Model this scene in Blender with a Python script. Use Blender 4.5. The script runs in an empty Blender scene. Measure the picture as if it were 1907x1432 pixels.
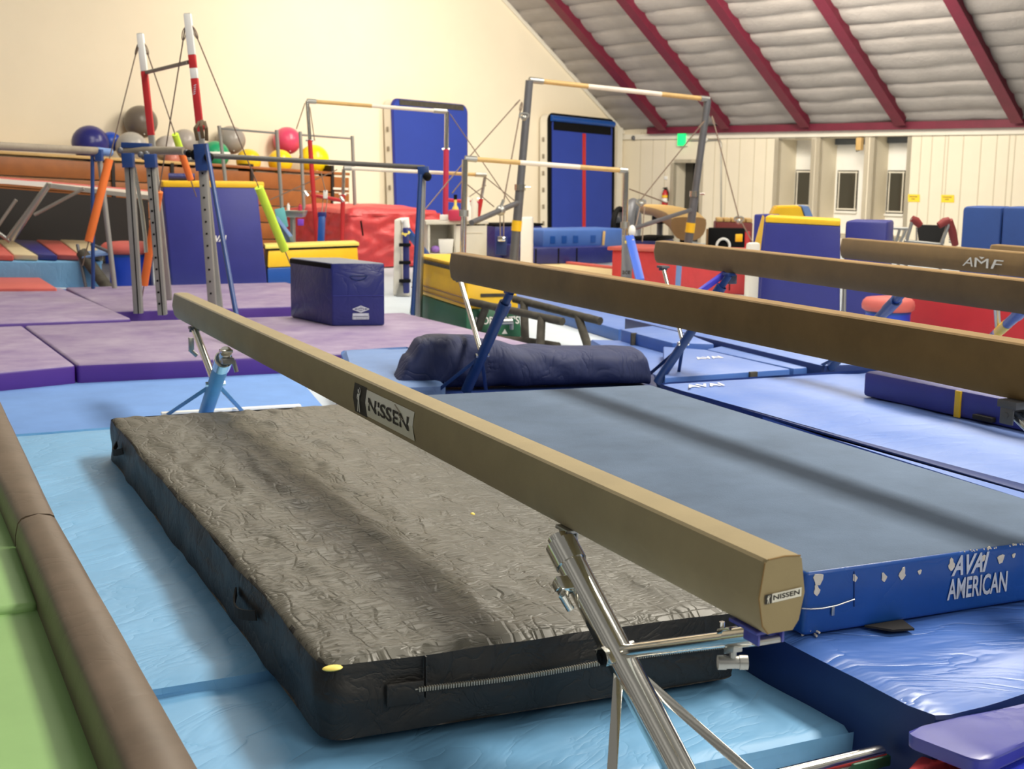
import bpy, bmesh, math, random
from mathutils import Vector, Matrix, noise as mnoise
random.seed(7)
sc = bpy.context.scene
COL = sc.collection

# ------------------------------------------------------------------ camera, world, lamps
FPX, PITCH, ROLL, CAMZ = 2400.0, math.radians(9.2), math.radians(-0.7), 1.5
cp, sp, cr, sr = math.cos(PITCH), math.sin(PITCH), math.cos(ROLL), math.sin(ROLL)
R0, D0, F0 = Vector((1, 0, 0)), Vector((0, -sp, -cp)), Vector((0, cp, -sp))
CR = R0 * cr + D0 * sr            # camera right / down / forward in the world
CD = R0 * -sr + D0 * cr
CF = F0
CAM = Vector((0, 0, CAMZ))
cd = bpy.data.cameras.new('camera')
cam = bpy.data.objects.new('camera', cd)
COL.objects.link(cam)
cam.matrix_world = Matrix(((CR.x, -CD.x, -CF.x, 0), (CR.y, -CD.y, -CF.y, 0), (CR.z, -CD.z, -CF.z, CAMZ), (0, 0, 0, 1)))
cd.sensor_width = 36.0
cd.lens = FPX / 1907.0 * 36.0
cd.clip_end = 200
cd.dof.use_dof = True
cd.dof.focus_distance = 4.2
cd.dof.aperture_fstop = 6.5
sc.camera = cam

w = bpy.data.worlds.new('world'); sc.world = w; w.use_nodes = True
_n, _l = w.node_tree.nodes, w.node_tree.links
_tc = _n.new('ShaderNodeTexCoord'); _sx = _n.new('ShaderNodeSeparateXYZ'); _rp = _n.new('ShaderNodeValToRGB'); _mr = _n.new('ShaderNodeMapRange')
_mr.inputs[1].default_value = -1.0; _mr.inputs[2].default_value = 1.0
_l.new(_tc.outputs['Generated'], _sx.inputs[0]); _l.new(_sx.outputs[2], _mr.inputs[0]); _l.new(_mr.outputs[0], _rp.inputs[0])
_l.new(_rp.outputs[0], w.node_tree.nodes['Background'].inputs[0])
_st = [(0.0, .05), (.46, .08), (.52, .20), (.58, .16), (.62, .30), (.68, .14), (.74, .42), (.80, .18), (.86, .50), (.92, .22)]  # bright bands added to streak the chrome and fill; no such rows are modelled
_el = _rp.color_ramp.elements
while len(_el) < len(_st): _el.new(.5)
for _e, (_p, _v) in zip(_el, _st): _e.position = _p; _e.color = (_v, _v * .97, _v * .90, 1)
w.node_tree.nodes['Background'].inputs[1].default_value = 0.95

def lamp(loc, target, sx, sy, power, col=(1, .93, .80), roll=0):
    l = bpy.data.lights.new('ceiling_lamp', 'AREA'); l.shape = 'RECTANGLE'
    l.size, l.size_y, l.energy, l.color = sx, sy, power, col
    o = bpy.data.objects.new('ceiling_lamp', l); COL.objects.link(o)
    d = (Vector(target) - Vector(loc)).normalized()
    zax = -d
    xax = Vector((-.428, .904, 0)); xax = (xax - zax * xax.dot(zax)).normalized()
    yax = zax.cross(xax)
    o.matrix_world = Matrix(((xax.x, yax.x, zax.x, loc[0]), (xax.y, yax.y, zax.y, loc[1]), (xax.z, yax.z, zax.z, loc[2]), (0, 0, 0, 1)))
    return o
lamp((3.4, 6.4, 6.4), (0.4, 5.2, 0), 5.0, 1.25, 820)
lamp((4.8, 15.0, 6.2), (1.5, 14.5, 0), 6.0, 3.0, 560)
lamp((-2.0, 14.0, 6.8), (-2.6, 14.0, 0), 6.0, 3.0, 480)
lamp((-0.4, 21.4, 5.6), (-3.0, 27.0, 1.6), 4.0, 1.4, 430, (1, .92, .76))
lamp((4.4, 21.5, 5.0), (6.0, 27.5, 1.0), 4.0, .9, 520, (1, .92, .78))
lamp((5.5, -3.5, 6.5), (0.5, 12, 0), 4.0, 4.0, 420)  # unseen lamp behind the camera, added as fill

sc.view_settings.view_transform = 'Standard'
sc.view_settings.look = 'None'
sc.view_settings.exposure = -0.10
sc.view_settings.gamma = 1.0
sc.view_settings.use_curve_mapping = False

# ------------------------------------------------------------------ measuring helpers
def ray(x, y): return CR * ((x - 953.5) / FPX) + CD * ((y - 716) / FPX) + CF
def P(x, y, z=0.0):
    d = ray(x, y); return CAM + d * ((z - CAMZ) / d.z)
def D(x, y, Y):
    d = ray(x, y); return CAM + d * (Y / d.y)
def PL(x, y, p, n):
    d = ray(x, y); return CAM + d * ((p - CAM).dot(n) / d.dot(n))
def proj(p):
    v = p - CAM; k = v.dot(CF); return (953.5 + FPX * v.dot(CR) / k, 716 + FPX * v.dot(CD) / k)
def HZ(p, y):
    lo, hi = -1.0, 12.0
    for _ in range(40):
        m = (lo + hi) / 2
        if proj(Vector((p.x, p.y, m)))[1] > y: lo = m
        else: hi = m
    return lo
def ALONG(p, d, x):
    lo, hi = -20.0, 20.0
    s = 1 if proj(p + d * .01)[0] > proj(p)[0] else -1
    hi = 20.0 if s > 0 else 20.0
    for _ in range(50):
        m = (lo + hi) / 2
        q = p + d * m
        if (q - CAM).dot(CF) < .05: 
            if m > 0: hi = m
            else: lo = m
            continue
        if (proj(q)[0] - x) * s < 0: lo = m
        else: hi = m
    return lo
def V3(p, z): return Vector((p.x, p.y, z))
BD = Vector((-.428, .904, 0)).normalized()     # along the beams
WD = Vector((.904, .428, 0)).normalized()      # across the beams
UP = Vector((0, 0, 1))

# ------------------------------------------------------------------ materials
def lin(c):
    return tuple(((v / 255) / 12.92 if v / 255 <= .04045 else ((v / 255 + .055) / 1.055) ** 2.4) for v in c) + (1,)
MATS = {}
def mat(name, col, rough=.5, metal=0.0, var=0.0, vscale=3.0, col2=None, c2amt=.5, bump=0.0, bscale=30.0, stretch=(1, 1, 1), rot=0.0, spec=.5, emit=None, estr=0, detail=4, sheen=0, alpha=None, ridge=False, bdist=.01, coat=0, cross=0, groove=0):
    if name in MATS: return MATS[name]
    m = bpy.data.materials.new(name); m.use_nodes = True
    nt = m.node_tree; N = nt.nodes; Lk = nt.links
    b = N['Principled BSDF']
    base = lin(col)
    b.inputs['Base Color'].default_value = base
    b.inputs['Roughness'].default_value = rough
    b.inputs['Metallic'].default_value = metal
    b.inputs['Specular IOR Level'].default_value = spec
    if sheen: b.inputs['Sheen Weight'].default_value = sheen
    if coat: b.inputs['Coat Weight'].default_value = coat; b.inputs['Coat Roughness'].default_value = .2
    if emit:
        b.inputs['Emission Color'].default_value = lin(emit); b.inputs['Emission Strength'].default_value = estr
    tc = N.new('ShaderNodeTexCoord'); mp = N.new('ShaderNodeMapping')
    Lk.new(tc.outputs['Object'], mp.inputs['Vector'])
    mp.inputs['Rotation'].default_value = (0, 0, rot)
    if var or col2:
        nz = N.new('ShaderNodeTexNoise'); nz.inputs['Scale'].default_value = vscale; nz.inputs['Detail'].default_value = 6
        nz.inputs['Roughness'].default_value = .65
        Lk.new(mp.outputs[0], nz.inputs['Vector'])
        rp = N.new('ShaderNodeValToRGB')
        rp.color_ramp.elements[0].position = .3; rp.color_ramp.elements[1].position = .72
        c2 = lin(col2) if col2 else tuple(min(1, v * (1 + var)) for v in base[:3]) + (1,)
        c1 = base if col2 else tuple(v * (1 - var) for v in base[:3]) + (1,)
        if col2: c2 = tuple(a + (b_ - a) * c2amt * 2 if c2amt < .5 else b_ for a, b_ in zip(base, c2))
        rp.color_ramp.elements[0].color = c1; rp.color_ramp.elements[1].color = c2
        Lk.new(nz.outputs['Fac'], rp.inputs['Fac']); Lk.new(rp.outputs['Color'], b.inputs['Base Color'])
    if bump:
        m2 = N.new('ShaderNodeMapping'); m2.inputs['Scale'].default_value = stretch
        Lk.new(mp.outputs[0], m2.inputs['Vector'])
        n2 = N.new('ShaderNodeTexNoise'); n2.inputs['Scale'].default_value = bscale; n2.inputs['Detail'].default_value = detail
        n2.inputs['Distortion'].default_value = .6 if ridge else 0
        Lk.new(m2.outputs[0], n2.inputs['Vector'])
        src = n2.outputs['Fac']
        if ridge:
            s1 = N.new('ShaderNodeMath'); s1.operation = 'SUBTRACT'; s1.inputs[1].default_value = .5
            s2 = N.new('ShaderNodeMath'); s2.operation = 'ABSOLUTE'
            if groove:
                s3 = N.new('ShaderNodeMapRange'); s3.inputs[1].default_value = 0; s3.inputs[2].default_value = groove
            else:
                s3 = N.new('ShaderNodeMath'); s3.operation = 'POWER'; s3.inputs[1].default_value = .5
            Lk.new(src, s1.inputs[0]); Lk.new(s1.outputs[0], s2.inputs[0]); Lk.new(s2.outputs[0], s3.inputs[0]); src = s3.outputs[0]
        if cross:
            m3 = N.new('ShaderNodeMapping'); m3.inputs['Scale'].default_value = (stretch[1] * .7, stretch[0], 1); Lk.new(mp.outputs[0], m3.inputs['Vector'])
            n3 = N.new('ShaderNodeTexNoise'); n3.inputs['Scale'].default_value = cross; n3.inputs['Detail'].default_value = 2; n3.inputs['Distortion'].default_value = .5
            Lk.new(m3.outputs[0], n3.inputs['Vector'])
            q1 = N.new('ShaderNodeMath'); q1.operation = 'SUBTRACT'; q1.inputs[1].default_value = .5
            q2 = N.new('ShaderNodeMath'); q2.operation = 'ABSOLUTE'
            q3 = N.new('ShaderNodeMapRange'); q3.inputs[1].default_value = -.02; q3.inputs[2].default_value = groove * .8
            q4 = N.new('ShaderNodeMath'); q4.operation = 'MULTIPLY'
            Lk.new(n3.outputs['Fac'], q1.inputs[0]); Lk.new(q1.outputs[0], q2.inputs[0]); Lk.new(q2.outputs[0], q3.inputs[0]); Lk.new(src, q4.inputs[0]); Lk.new(q3.outputs[0], q4.inputs[1]); src = q4.outputs[0]
        bp = N.new('ShaderNodeBump'); bp.inputs['Strength'].default_value = bump; bp.inputs['Distance'].default_value = bdist
        Lk.new(src, bp.inputs['Height']); Lk.new(bp.outputs[0], b.inputs['Normal'])
    MATS[name] = m
    return m
ANG = math.atan2(WD.y, WD.x)
M = dict(
    suede=mat('suede_tan', (154, 138, 102), .9, var=.10, vscale=4, bump=.15, bscale=600, sheen=.2, spec=.2),
    suede_brown=mat('suede_brown', (136, 108, 66), .92, var=.14, vscale=4, bump=.15, bscale=600, sheen=.15, spec=.2),
    chrome=mat('chrome', (232, 230, 222), .13, 1.0, bump=.05, bscale=25),
    steel=mat('dull_steel', (176, 176, 172), .38, .85, var=.1),
    darksteel=mat('dark_steel', (104, 105, 110), .45, .35, var=.12),
    greypaint=mat('grey_post', (150, 148, 142), .5, .3, var=.08),
    bluemetal=mat('blue_painted_metal', (32, 64, 124), .4, var=.1),
    palebluemetal=mat('pale_blue_painted_metal', (96, 150, 184), .4, var=.12),
    black=mat('black_rubber', (13, 13, 14), .7, spec=.15),
    blackm=mat('black_wrinkled_vinyl', (86, 84, 75), .46, var=.14, vscale=5, bump=.42, bscale=8, stretch=(1, 5.0, 1), rot=-ANG, ridge=True, detail=2.5, bdist=.012, cross=4, groove=.07, spec=.55),  # dust and a painted grey sheen lighten this top colour
    blackside=mat('black_mat_side', (38, 37, 36), .5, var=.2, vscale=6, bump=.6, bscale=9, ridge=True, bdist=.012, spec=.4),  # darker copy of the same vinyl, side shade put into the colour
    lightblue=mat('light_blue_vinyl', (114, 170, 214), .5, var=.10, vscale=2.5, bump=.5, bscale=3.2, stretch=(1, 2.4, 1), rot=-ANG - .5, ridge=True, detail=3, bdist=.012),
    blueblue=mat('mid_blue_vinyl', (72, 112, 190), .32, var=.12, vscale=1.6, bump=.45, bscale=2.4, stretch=(1, 3.2, 1), rot=-ANG + .3, ridge=True, detail=3, bdist=.02, spec=.7),
    blueside=mat('navy_mat_side', (16, 44, 104), .5, var=.1),
    avaitop=mat('slate_felt', (90, 106, 128), .85, var=.18, vscale=2.2, bump=.2, bscale=160, col2=None, spec=.25),
    avaiside=mat('royal_vinyl', (20, 74, 152), .35, var=.12, bump=.25, bscale=5, ridge=True),
    worn=mat('worn_foam', (214, 205, 190), .9, var=.1, vscale=60),
    palemat=mat('pale_blue_mat', (116, 140, 198), .45, col2=(86, 120, 192), vscale=2.0, bump=.25, bscale=2.5, ridge=True, detail=3, stretch=(1, 2.5, 1), rot=-ANG, bdist=.015),
    paleside=mat('blue_mat_side', (66, 104, 176), .45, var=.1),
    purpletop=mat('dusty_purple_mat', (164, 150, 174), .65, col2=(126, 106, 148), vscale=2.6, bump=.08, bscale=4),
    purpleside=mat('purple_mat_side', (78, 44, 136), .45, var=.08),
    navyvinyl=mat('navy_vinyl', (36, 42, 108), .35, var=.12, vscale=3, bump=.3, bscale=5, ridge=True, detail=3, bdist=.02),
    navyblue=mat('blue_block_vinyl', (50, 54, 134), .45, var=.08, vscale=3, bump=.12, bscale=4, ridge=True, detail=2),
    bluefoam=mat('blue_foam_block', (44, 78, 146), .7, var=.08),
    wallmat=mat('blue_wall_mat', (38, 62, 156), .7, var=.06, vscale=2),
    navycloth=mat('dark_navy_cover', (32, 42, 82), .65, var=.12, vscale=3, bump=.5, bscale=4, ridge=True, detail=3, bdist=.03, stretch=(1.6, .7, 1), rot=-ANG),
    slate=mat('slate_cover', (106, 136, 186), .6, var=.1, bump=.3, bscale=4, ridge=True),
    red=mat('red_vinyl', (206, 66, 70), .45, var=.1, vscale=2.5, bump=.4, bscale=3, ridge=True, detail=3, bdist=.03),
    deepred=mat('deep_red_mat', (176, 32, 44), .6, var=.1),
    pinkred=mat('faded_red_mat', (206, 100, 92), .6, var=.08),
    yellow=mat('yellow_vinyl', (240, 192, 34), .45, var=.06, vscale=4, bump=.15, bscale=4, ridge=True),
    paleyellow=mat('pale_yellow_vinyl', (246, 222, 110), .5, var=.05),
    cream=mat('cream_vinyl', (226, 208, 168), .5, var=.05),
    green=mat('dark_green_vinyl', (30, 92, 64), .5, var=.1),
    limegreen=mat('soft_green_mat', (132, 172, 106), .55, var=.08, vscale=2, bump=.1, bscale=3),
    brownpad=mat('worn_brown_vinyl', (90, 76, 63), .45, col2=(108, 92, 78), vscale=5, bump=.2, bscale=4, ridge=True, detail=3),
    white=mat('white_paint', (238, 236, 230), .5, var=.03),
    whitepanel=mat('white_panel', (226, 220, 206), .6, var=.04),
    offwhite=mat('off_white_laminate', (214, 210, 198), .5, var=.03),
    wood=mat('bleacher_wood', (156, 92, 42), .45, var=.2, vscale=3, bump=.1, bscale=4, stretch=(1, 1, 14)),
    shadewood=mat('bleacher_wood_shade', (22, 14, 10), .55, var=.2, vscale=3),  # near black: shade under the trampoline is put into the wood colour
    palewood=mat('pale_floorboards', (226, 202, 150), .5, var=.08, vscale=4),
    barwood=mat('bar_wood', (204, 168, 108), .5, var=.1, vscale=8),
    chalk=mat('chalky_bar', (232, 222, 208), .8, var=.05),
    greybar=mat('worn_grey_rail', (142, 132, 116), .5, var=.15, vscale=10),
    dark=mat('dark_grey_rail', (74, 72, 68), .5, var=.15, vscale=10),
    redpost=mat('red_post_paint', (190, 42, 46), .4, var=.06),
    pinkpost=mat('pinkish_red_post_paint', (196, 52, 84), .4, var=.06),
    cable=mat('steel_cable', (130, 112, 98), .5, .4),
    orange=mat('orange_foam', (240, 122, 52), .8, var=.04),
    lime=mat('lime_foam', (204, 236, 70), .8, var=.04),
    wall=mat('cream_wall_paint', (236, 224, 200), .85, var=.025, vscale=.8, bump=.05, bscale=40),
    wallr=mat('cream_panel_wall', (228, 218, 196), .75, var=.03, vscale=1.2),
    seam=mat('panel_seam', (200, 190, 168), .9),
    insulation=mat('quilted_insulation', (158, 152, 148), .9, var=.07, vscale=3, bump=.3, bscale=8, ridge=True, detail=3, bdist=.03),
    maroon=mat('maroon_steel', (104, 22, 46), .55, var=.15, vscale=4),
    floor=mat('blue_floor_carpet', (112, 152, 214), .9, var=.08, vscale=3, bump=.1, bscale=200),
    greyfloor=mat('pale_floor_mats', (196, 206, 216), .6, var=.05, vscale=1.5),
    slategrey=mat('slate_grey_metal', (92, 98, 104), .5),
    glass=mat('night_window_glass', (58, 56, 48), .12, spec=.8),
    doorm=mat('dark_door', (62, 58, 50), .6, var=.1),
    exitg=mat('green_lit_sign', (30, 220, 120), .4, emit=(24, 236, 120), estr=1.1),
    signy=mat('yellow_sign', (240, 206, 50), .5),
    ink=mat('dark_ink', (44, 38, 30), .7),
    print_=mat('worn_white_print', (196, 202, 214), .6, var=.15, vscale=30),
    sticker=mat('white_sticker', (226, 222, 206), .35, var=.05),
    foam=mat('dark_foam_wrap', (54, 50, 43), .8, col2=(78, 74, 64), vscale=14),
    zip_=mat('zip_teeth', (168, 164, 152), .4, .5),
    fabric=mat('black_webbing', (30, 28, 26), .8),
    royal=mat('royal_blue_carpet', (34, 52, 206), .9, var=.1, vscale=80, bump=.4, bscale=300),
    indigo=mat('indigo_vinyl', (70, 74, 160), .3, var=.12, vscale=4, bump=.3, bscale=4, ridge=True),
    oldleather=mat('old_leather', (92, 74, 48), .7, var=.1),
    brown=mat('brown_leather_shade', (128, 98, 60), .55, var=.1),  # on the horse's sides this brown is painted shade
    litleather=mat('lit_tan_leather', (206, 170, 104), .5, var=.08),  # horse leather with the light on its top put into the colour
)
def ballm(n, c): return mat('ball_' + n, c, .28, var=.04, spec=.5)

# ------------------------------------------------------------------ building helpers
ORG = {}
def tag(o, label, cat, group=None, kind=None):
    o['label'] = label; o['category'] = cat
    if group: o['group'] = group
    if kind: o['kind'] = kind
    return o
def thing(name, label, cat, loc, group=None):
    o = bpy.data.objects.new(name, None); COL.objects.link(o)
    o.empty_display_size = .1
    o.location = loc; ORG[o] = Vector(loc)
    return tag(o, label, cat, group)
class MB:
    def __init__(s): s.bm = bmesh.new()
    def box8(s, pts, bevel=0, seg=2, mi=0):
        b = bmesh.new()
        vs = [b.verts.new(p) for p in pts]       # bottom 0-3 (ccw), top 4-7
        for f in ((3, 2, 1, 0), (4, 5, 6, 7), (0, 1, 5, 4), (1, 2, 6, 5), (2, 3, 7, 6), (3, 0, 4, 7)): b.faces.new([vs[i] for i in f])
        bmesh.ops.recalc_face_normals(b, faces=b.faces)
        if bevel: bmesh.ops.bevel(b, geom=b.edges[:], offset=bevel, segments=seg, affect='EDGES', profile=.5, clamp_overlap=True)
        for f in b.faces: f.material_index = mi
        s.add(b); return s
    def add(s, b):
        me = bpy.data.meshes.new('tmp'); b.to_mesh(me); b.free(); s.bm.from_mesh(me); bpy.data.meshes.remove(me)
    def box(s, c, ax, ay, az, bevel=0, seg=2, mi=0):   # centre + half axes
        c = Vector(c)
        pts = [c + ax * i + ay * j + az * k for k in (-1, 1) for i, j in ((-1, -1), (1, -1), (1, 1), (-1, 1))]
        return s.box8(pts, bevel, seg, mi)
    def bar(s, p, q, wx, wy, bevel=0, side=None, mi=0):  # rectangular bar p->q
        p, q = Vector(p), Vector(q); d = (q - p).normalized()
        a = side if side is not None else (Vector((0, 0, 1)) if abs(d.z) < .9 else Vector((1, 0, 0)))
        x = (a - d * a.dot(d)).normalized(); y = d.cross(x)
        return s.box((p + q) / 2, x * wx / 2, y * wy / 2, d * (q - p).length / 2, bevel, 2, mi)
    def tube(s, pts, r, n=12, mi=0, cap=True):
        pts = [Vector(p) for p in pts]
        rs = r if isinstance(r, (list, tuple)) else [r] * len(pts)
        rings = []; prev = None
        for i, p in enumerate(pts):
            d = (pts[min(i + 1, len(pts) - 1)] - pts[max(i - 1, 0)]).normalized()
            if prev is None:
                a = Vector((0, 0, 1)) if abs(d.z) < .9 else Vector((1, 0, 0))
                x = (a - d * a.dot(d)).normalized()
            else: x = (prev - d * prev.dot(d)).normalized()
            prev = x; y = d.cross(x)
            rings.append([s.bm.verts.new(p + (x * math.cos(t) + y * math.sin(t)) * rs[i]) for t in [2 * math.pi * k / n for k in range(n)]])
        for a, b in zip(rings, rings[1:]):
            for k in range(n):
                f = s.bm.faces.new((a[k], a[(k + 1) % n], b[(k + 1) % n], b[k])); f.material_index = mi
        if cap:
            f = s.bm.faces.new(rings[0][::-1]); f.material_index = mi
            f = s.bm.faces.new(rings[-1]); f.material_index = mi
        return s
    def sphere(s, c, r, u=24, v=16, sq=1.0):
        b = bmesh.new(); bmesh.ops.create_uvsphere(b, u_segments=u, v_segments=v, radius=r)
        for q in b.verts: q.co = Vector((q.co.x, q.co.y, q.co.z * sq)) + Vector(c)
        s.add(b); return s
    def poly(s, pts, mi=0):
        f = s.bm.faces.new([s.bm.verts.new(p) for p in pts]); f.material_index = mi; return s
    def prism(s, pts, off, bevel=0, mi=0):
        b = bmesh.new(); n = len(pts); off = Vector(off)
        lo = [b.verts.new(p) for p in pts]; hi = [b.verts.new(Vector(p) + off) for p in pts]
        b.faces.new(lo[::-1]); b.faces.new(hi)
        for i in range(n): b.faces.new((lo[i], lo[(i + 1) % n], hi[(i + 1) % n], hi[i]))
        bmesh.ops.recalc_face_normals(b, faces=b.faces)
        if bevel: bmesh.ops.bevel(b, geom=b.edges[:], offset=bevel, segments=2, affect='EDGES', clamp_overlap=True)
        for f in b.faces: f.material_index = mi
        s.add(b); return s
    def topmat(s, mi, lim=.8, zmin=-9):
        s.bm.normal_update()
        for f in s.bm.faces:
            if f.normal.z > lim and f.calc_center_median().z > zmin: f.material_index = mi
        return s
def obj(name, mb, m, parent=None, smooth=40, org=None, label=None):
    bm = mb.bm
    me = bpy.data.meshes.new(name)
    if parent is not None: og = ORG[parent]
    elif org is not None: og = Vector(org)
    else:
        xs = [v.co.x for v in bm.verts]; ys = [v.co.y for v in bm.verts]
        og = Vector(((min(xs) + max(xs)) / 2, (min(ys) + max(ys)) / 2, min(v.co.z for v in bm.verts)))
    for v in bm.verts: v.co -= og
    bm.to_mesh(me); bm.free()
    ms = m if isinstance(m, (list, tuple)) else [m]
    for x in ms: me.materials.append(x)
    if smooth:
        me.shade_smooth(); me.set_sharp_from_angle(angle=math.radians(smooth))
    o = bpy.data.objects.new(name, me); COL.objects.link(o)
    if parent is not None: o.parent = parent
    else: o.location = og
    ORG[o] = og
    if label: o['label'] = label
    return o
def struct(name, mb, m, **k):
    o = obj(name, mb, m, **k); o['kind'] = 'structure'; return o
def quad_slab(top4, z0, z1, bevel=.02, seg=3, sub=0, amp=0.0, freq=3.0, seed=0, aniso=None, puff=0.0):
    """soft mat: top4 = near-left, near-right, far-right, far-left (x, y)"""
    b = bmesh.new()
    lo = [b.verts.new((p.x, p.y, z0)) for p in top4]; hi = [b.verts.new((p.x, p.y, z1)) for p in top4]
    b.faces.new(lo[::-1]); b.faces.new(hi)
    for i in range(4): b.faces.new((lo[i], lo[(i + 1) % 4], hi[(i + 1) % 4], hi[i]))
    bmesh.ops.recalc_face_normals(b, faces=b.faces)
    if sub: bmesh.ops.subdivide_edges(b, edges=b.edges[:], cuts=sub, use_grid_fill=True)
    if bevel and not sub: bmesh.ops.bevel(b, geom=b.edges[:], offset=bevel, segments=seg, affect='EDGES', profile=.5, clamp_overlap=True)
    if sub:
        c = sum((Vector((p.x, p.y, 0)) for p in top4), Vector()) / 4
        b.normal_update()
        zc = (z0 + z1) / 2; hh = (z1 - z0) / 2
        A, Bv, Cv, Dv = [Vector((p.x, p.y, 0)) for p in top4]
        eu = (Bv - A); ev = (Dv - A); lu, lv = eu.length, ev.length
        un, vn = eu.normalized(), ev.normalized()
        det = un.x * vn.y - un.y * vn.x
        for v in b.verts:
            q = Vector((v.co.x, v.co.y, 0)) - A
            u = (q.x * vn.y - q.y * vn.x) / det; t = (un.x * q.y - un.y * q.x) / det
            # round the vertical corners
            R_c = min(.06, lu * .2, lv * .2); cu_, ct_ = min(u, lu - u), min(t, lv - t)
            if cu_ < R_c and ct_ < R_c:
                a_, b_ = R_c - cu_, R_c - ct_; L_ = math.hypot(a_, b_)
                if L_ > R_c * .999:
                    k_ = R_c / L_; nu, nt_ = R_c - a_ * k_, R_c - b_ * k_
                    v.co += un * ((nu - cu_) * (1 if u < lu / 2 else -1)) + vn * ((nt_ - ct_) * (1 if t < lv / 2 else -1))
            # round the rim
            du, dt = min(u, lu - u), min(t, lv - t)
            k = v.co.z
            edge = min(du, dt)
            if k >= z1 - 1e-4:
                if edge < bevel: v.co.z -= bevel * (1 - math.sqrt(max(0, 1 - (1 - max(edge, 0) / bevel) ** 2))) * .7
                n1 = mnoise.noise(Vector((u * freq, t * freq * (aniso or 1), seed)))
                n2 = mnoise.noise(Vector((u * freq * 2.7 + 9, t * freq * 2.7 * (aniso or 1), seed + 5)))
                v.co.z += amp * (.6 - abs(n1) * 2.0 + .5 * n2) * min(1, edge / .06 + .25) + puff * (1 - math.exp(-edge / .12))
            else:
                n1 = mnoise.noise(Vector((v.co.x * 5 + seed, v.co.y * 5, k * 9)))
                s_ = 1 - abs((k - zc) / hh)
                out = (un * (-1 if u < lu / 2 else 1) if du < dt else vn * (-1 if t < lv / 2 else 1))
                if edge < 1e-4 and k > z0 + 1e-4: v.co += out * (amp * 1.5 * n1 + puff * .6 * s_)
    mb = MB(); mb.bm.free(); mb.bm = b
    return mb
def block3(A, B, C, z0, z1, bevel=.01, taper=0.0, mi=0, mb=None):
    A, B, C = V3(A, 0), V3(B, 0), V3(C, 0); Dd = B + C - A; cen = (A + B + C + Dd) / 4
    lo = [V3(p, z0) for p in (A, B, Dd, C)]
    hi = [V3(p + (cen - p) * taper, z1) for p in (A, B, Dd, C)]
    mb = mb or MB()
    return mb.box8(lo + hi, bevel, 2, mi)
def text_mesh(s, o, xd, yd, wd, ht, shear=0.0, bold=0.0):
    """lettering scaled into a wd x ht box whose lower-left corner is o"""
    cu = bpy.data.curves.new('lettering', 'FONT'); cu.body = s; cu.shear = shear; cu.offset = bold; cu.resolution_u = 3; cu.extrude = 0
    to = bpy.data.objects.new('lettering', cu); COL.objects.link(to)
    dg = bpy.context.evaluated_depsgraph_get()
    me = bpy.data.meshes.new_from_object(to.evaluated_get(dg))
    bpy.data.objects.remove(to); bpy.data.curves.remove(cu)
    xs = [v.co.x for v in me.vertices]; ys = [v.co.y for v in me.vertices]
    x0, y0 = min(xs), min(ys); sx, sy = wd / (max(xs) - x0), ht / (max(ys) - y0)
    mb = MB(); mb.bm.from_mesh(me); bpy.data.meshes.remove(me)
    for v in mb.bm.verts: v.co = o + xd * ((v.co.x - x0) * sx) + yd * ((v.co.y - y0) * sy)
    return mb
def rect(mb, o, xd, yd, w_, h_, mi=0, th=.0):
    if th:
        n = xd.cross(yd).normalized()
        return mb.prism([o, o + xd * w_, o + xd * w_ + yd * h_, o + yd * h_], n * th, 0, mi)
    return mb.poly([o, o + xd * w_, o + xd * w_ + yd * h_, o + yd * h_], mi)
def figure(mb, o, xd, yd, s, mi=0):
    """little standing gymnast silhouette, height s, feet at o"""
    def pp(l): mb.poly([o + xd * (a * s) + yd * (b * s) for a, b in l], mi)
    pp([(-.07, .80), (.0, .77), (.07, .80), (.09, .87), (.05, .94), (-.03, .95), (-.09, .89)])
    pp([(-.14, .74), (.12, .76), (.09, .46), (-.09, .45)])
    pp([(-.09, .45), (.0, .45), (-.07, .02), (-.17, .0)])
    pp([(.0, .45), (.09, .46), (.17, .0), (.08, .02)])
    pp([(.12, .76), (.2, .9), (.13, 1.02), (.17, 1.03), (.26, .9), (.16, .68)])
    pp([(-.14, .74), (-.22, .56), (-.12, .48), (-.11, .52), (-.16, .57), (-.1, .66)])

# ------------------------------------------------------------------ the setting
CN = Vector((2.63, 32.0, 0))
ED = Vector((.70711, -.70711, 0))      # along the right wall, towards the camera
BK = Vector((-.70711, -.70711, 0))     # along the back wall, towards the left
NB, NR = ED.copy(), BK.copy()          # normals of the two walls, into the room
EAVE = 2.68
SL = math.radians(33.25)
RUP = BK * math.cos(SL) + UP * math.sin(SL)
RN = ED.cross(RUP).normalized()
if RN.z > 0: RN = -RN

mb = MB(); mb.box(Vector((0, 16, -.1)), Vector((26, 0, 0)), Vector((0, 26, 0)), Vector((0, 0, .1)))
struct('floor', mb, M['greyfloor'], smooth=0)
# back wall: a gable end that follows the roof
prof = [(0, 0), (0, EAVE)]
prof += [(10.5, EAVE + 10.5 * math.tan(SL)), (24, EAVE + 10.5 * math.tan(SL)), (24, 0)]
mb = MB(); mb.prism([CN + BK * a + UP * z for a, z in prof], -NB * .15)
struct('wall_back', mb, M['wall'], smooth=0)
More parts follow.
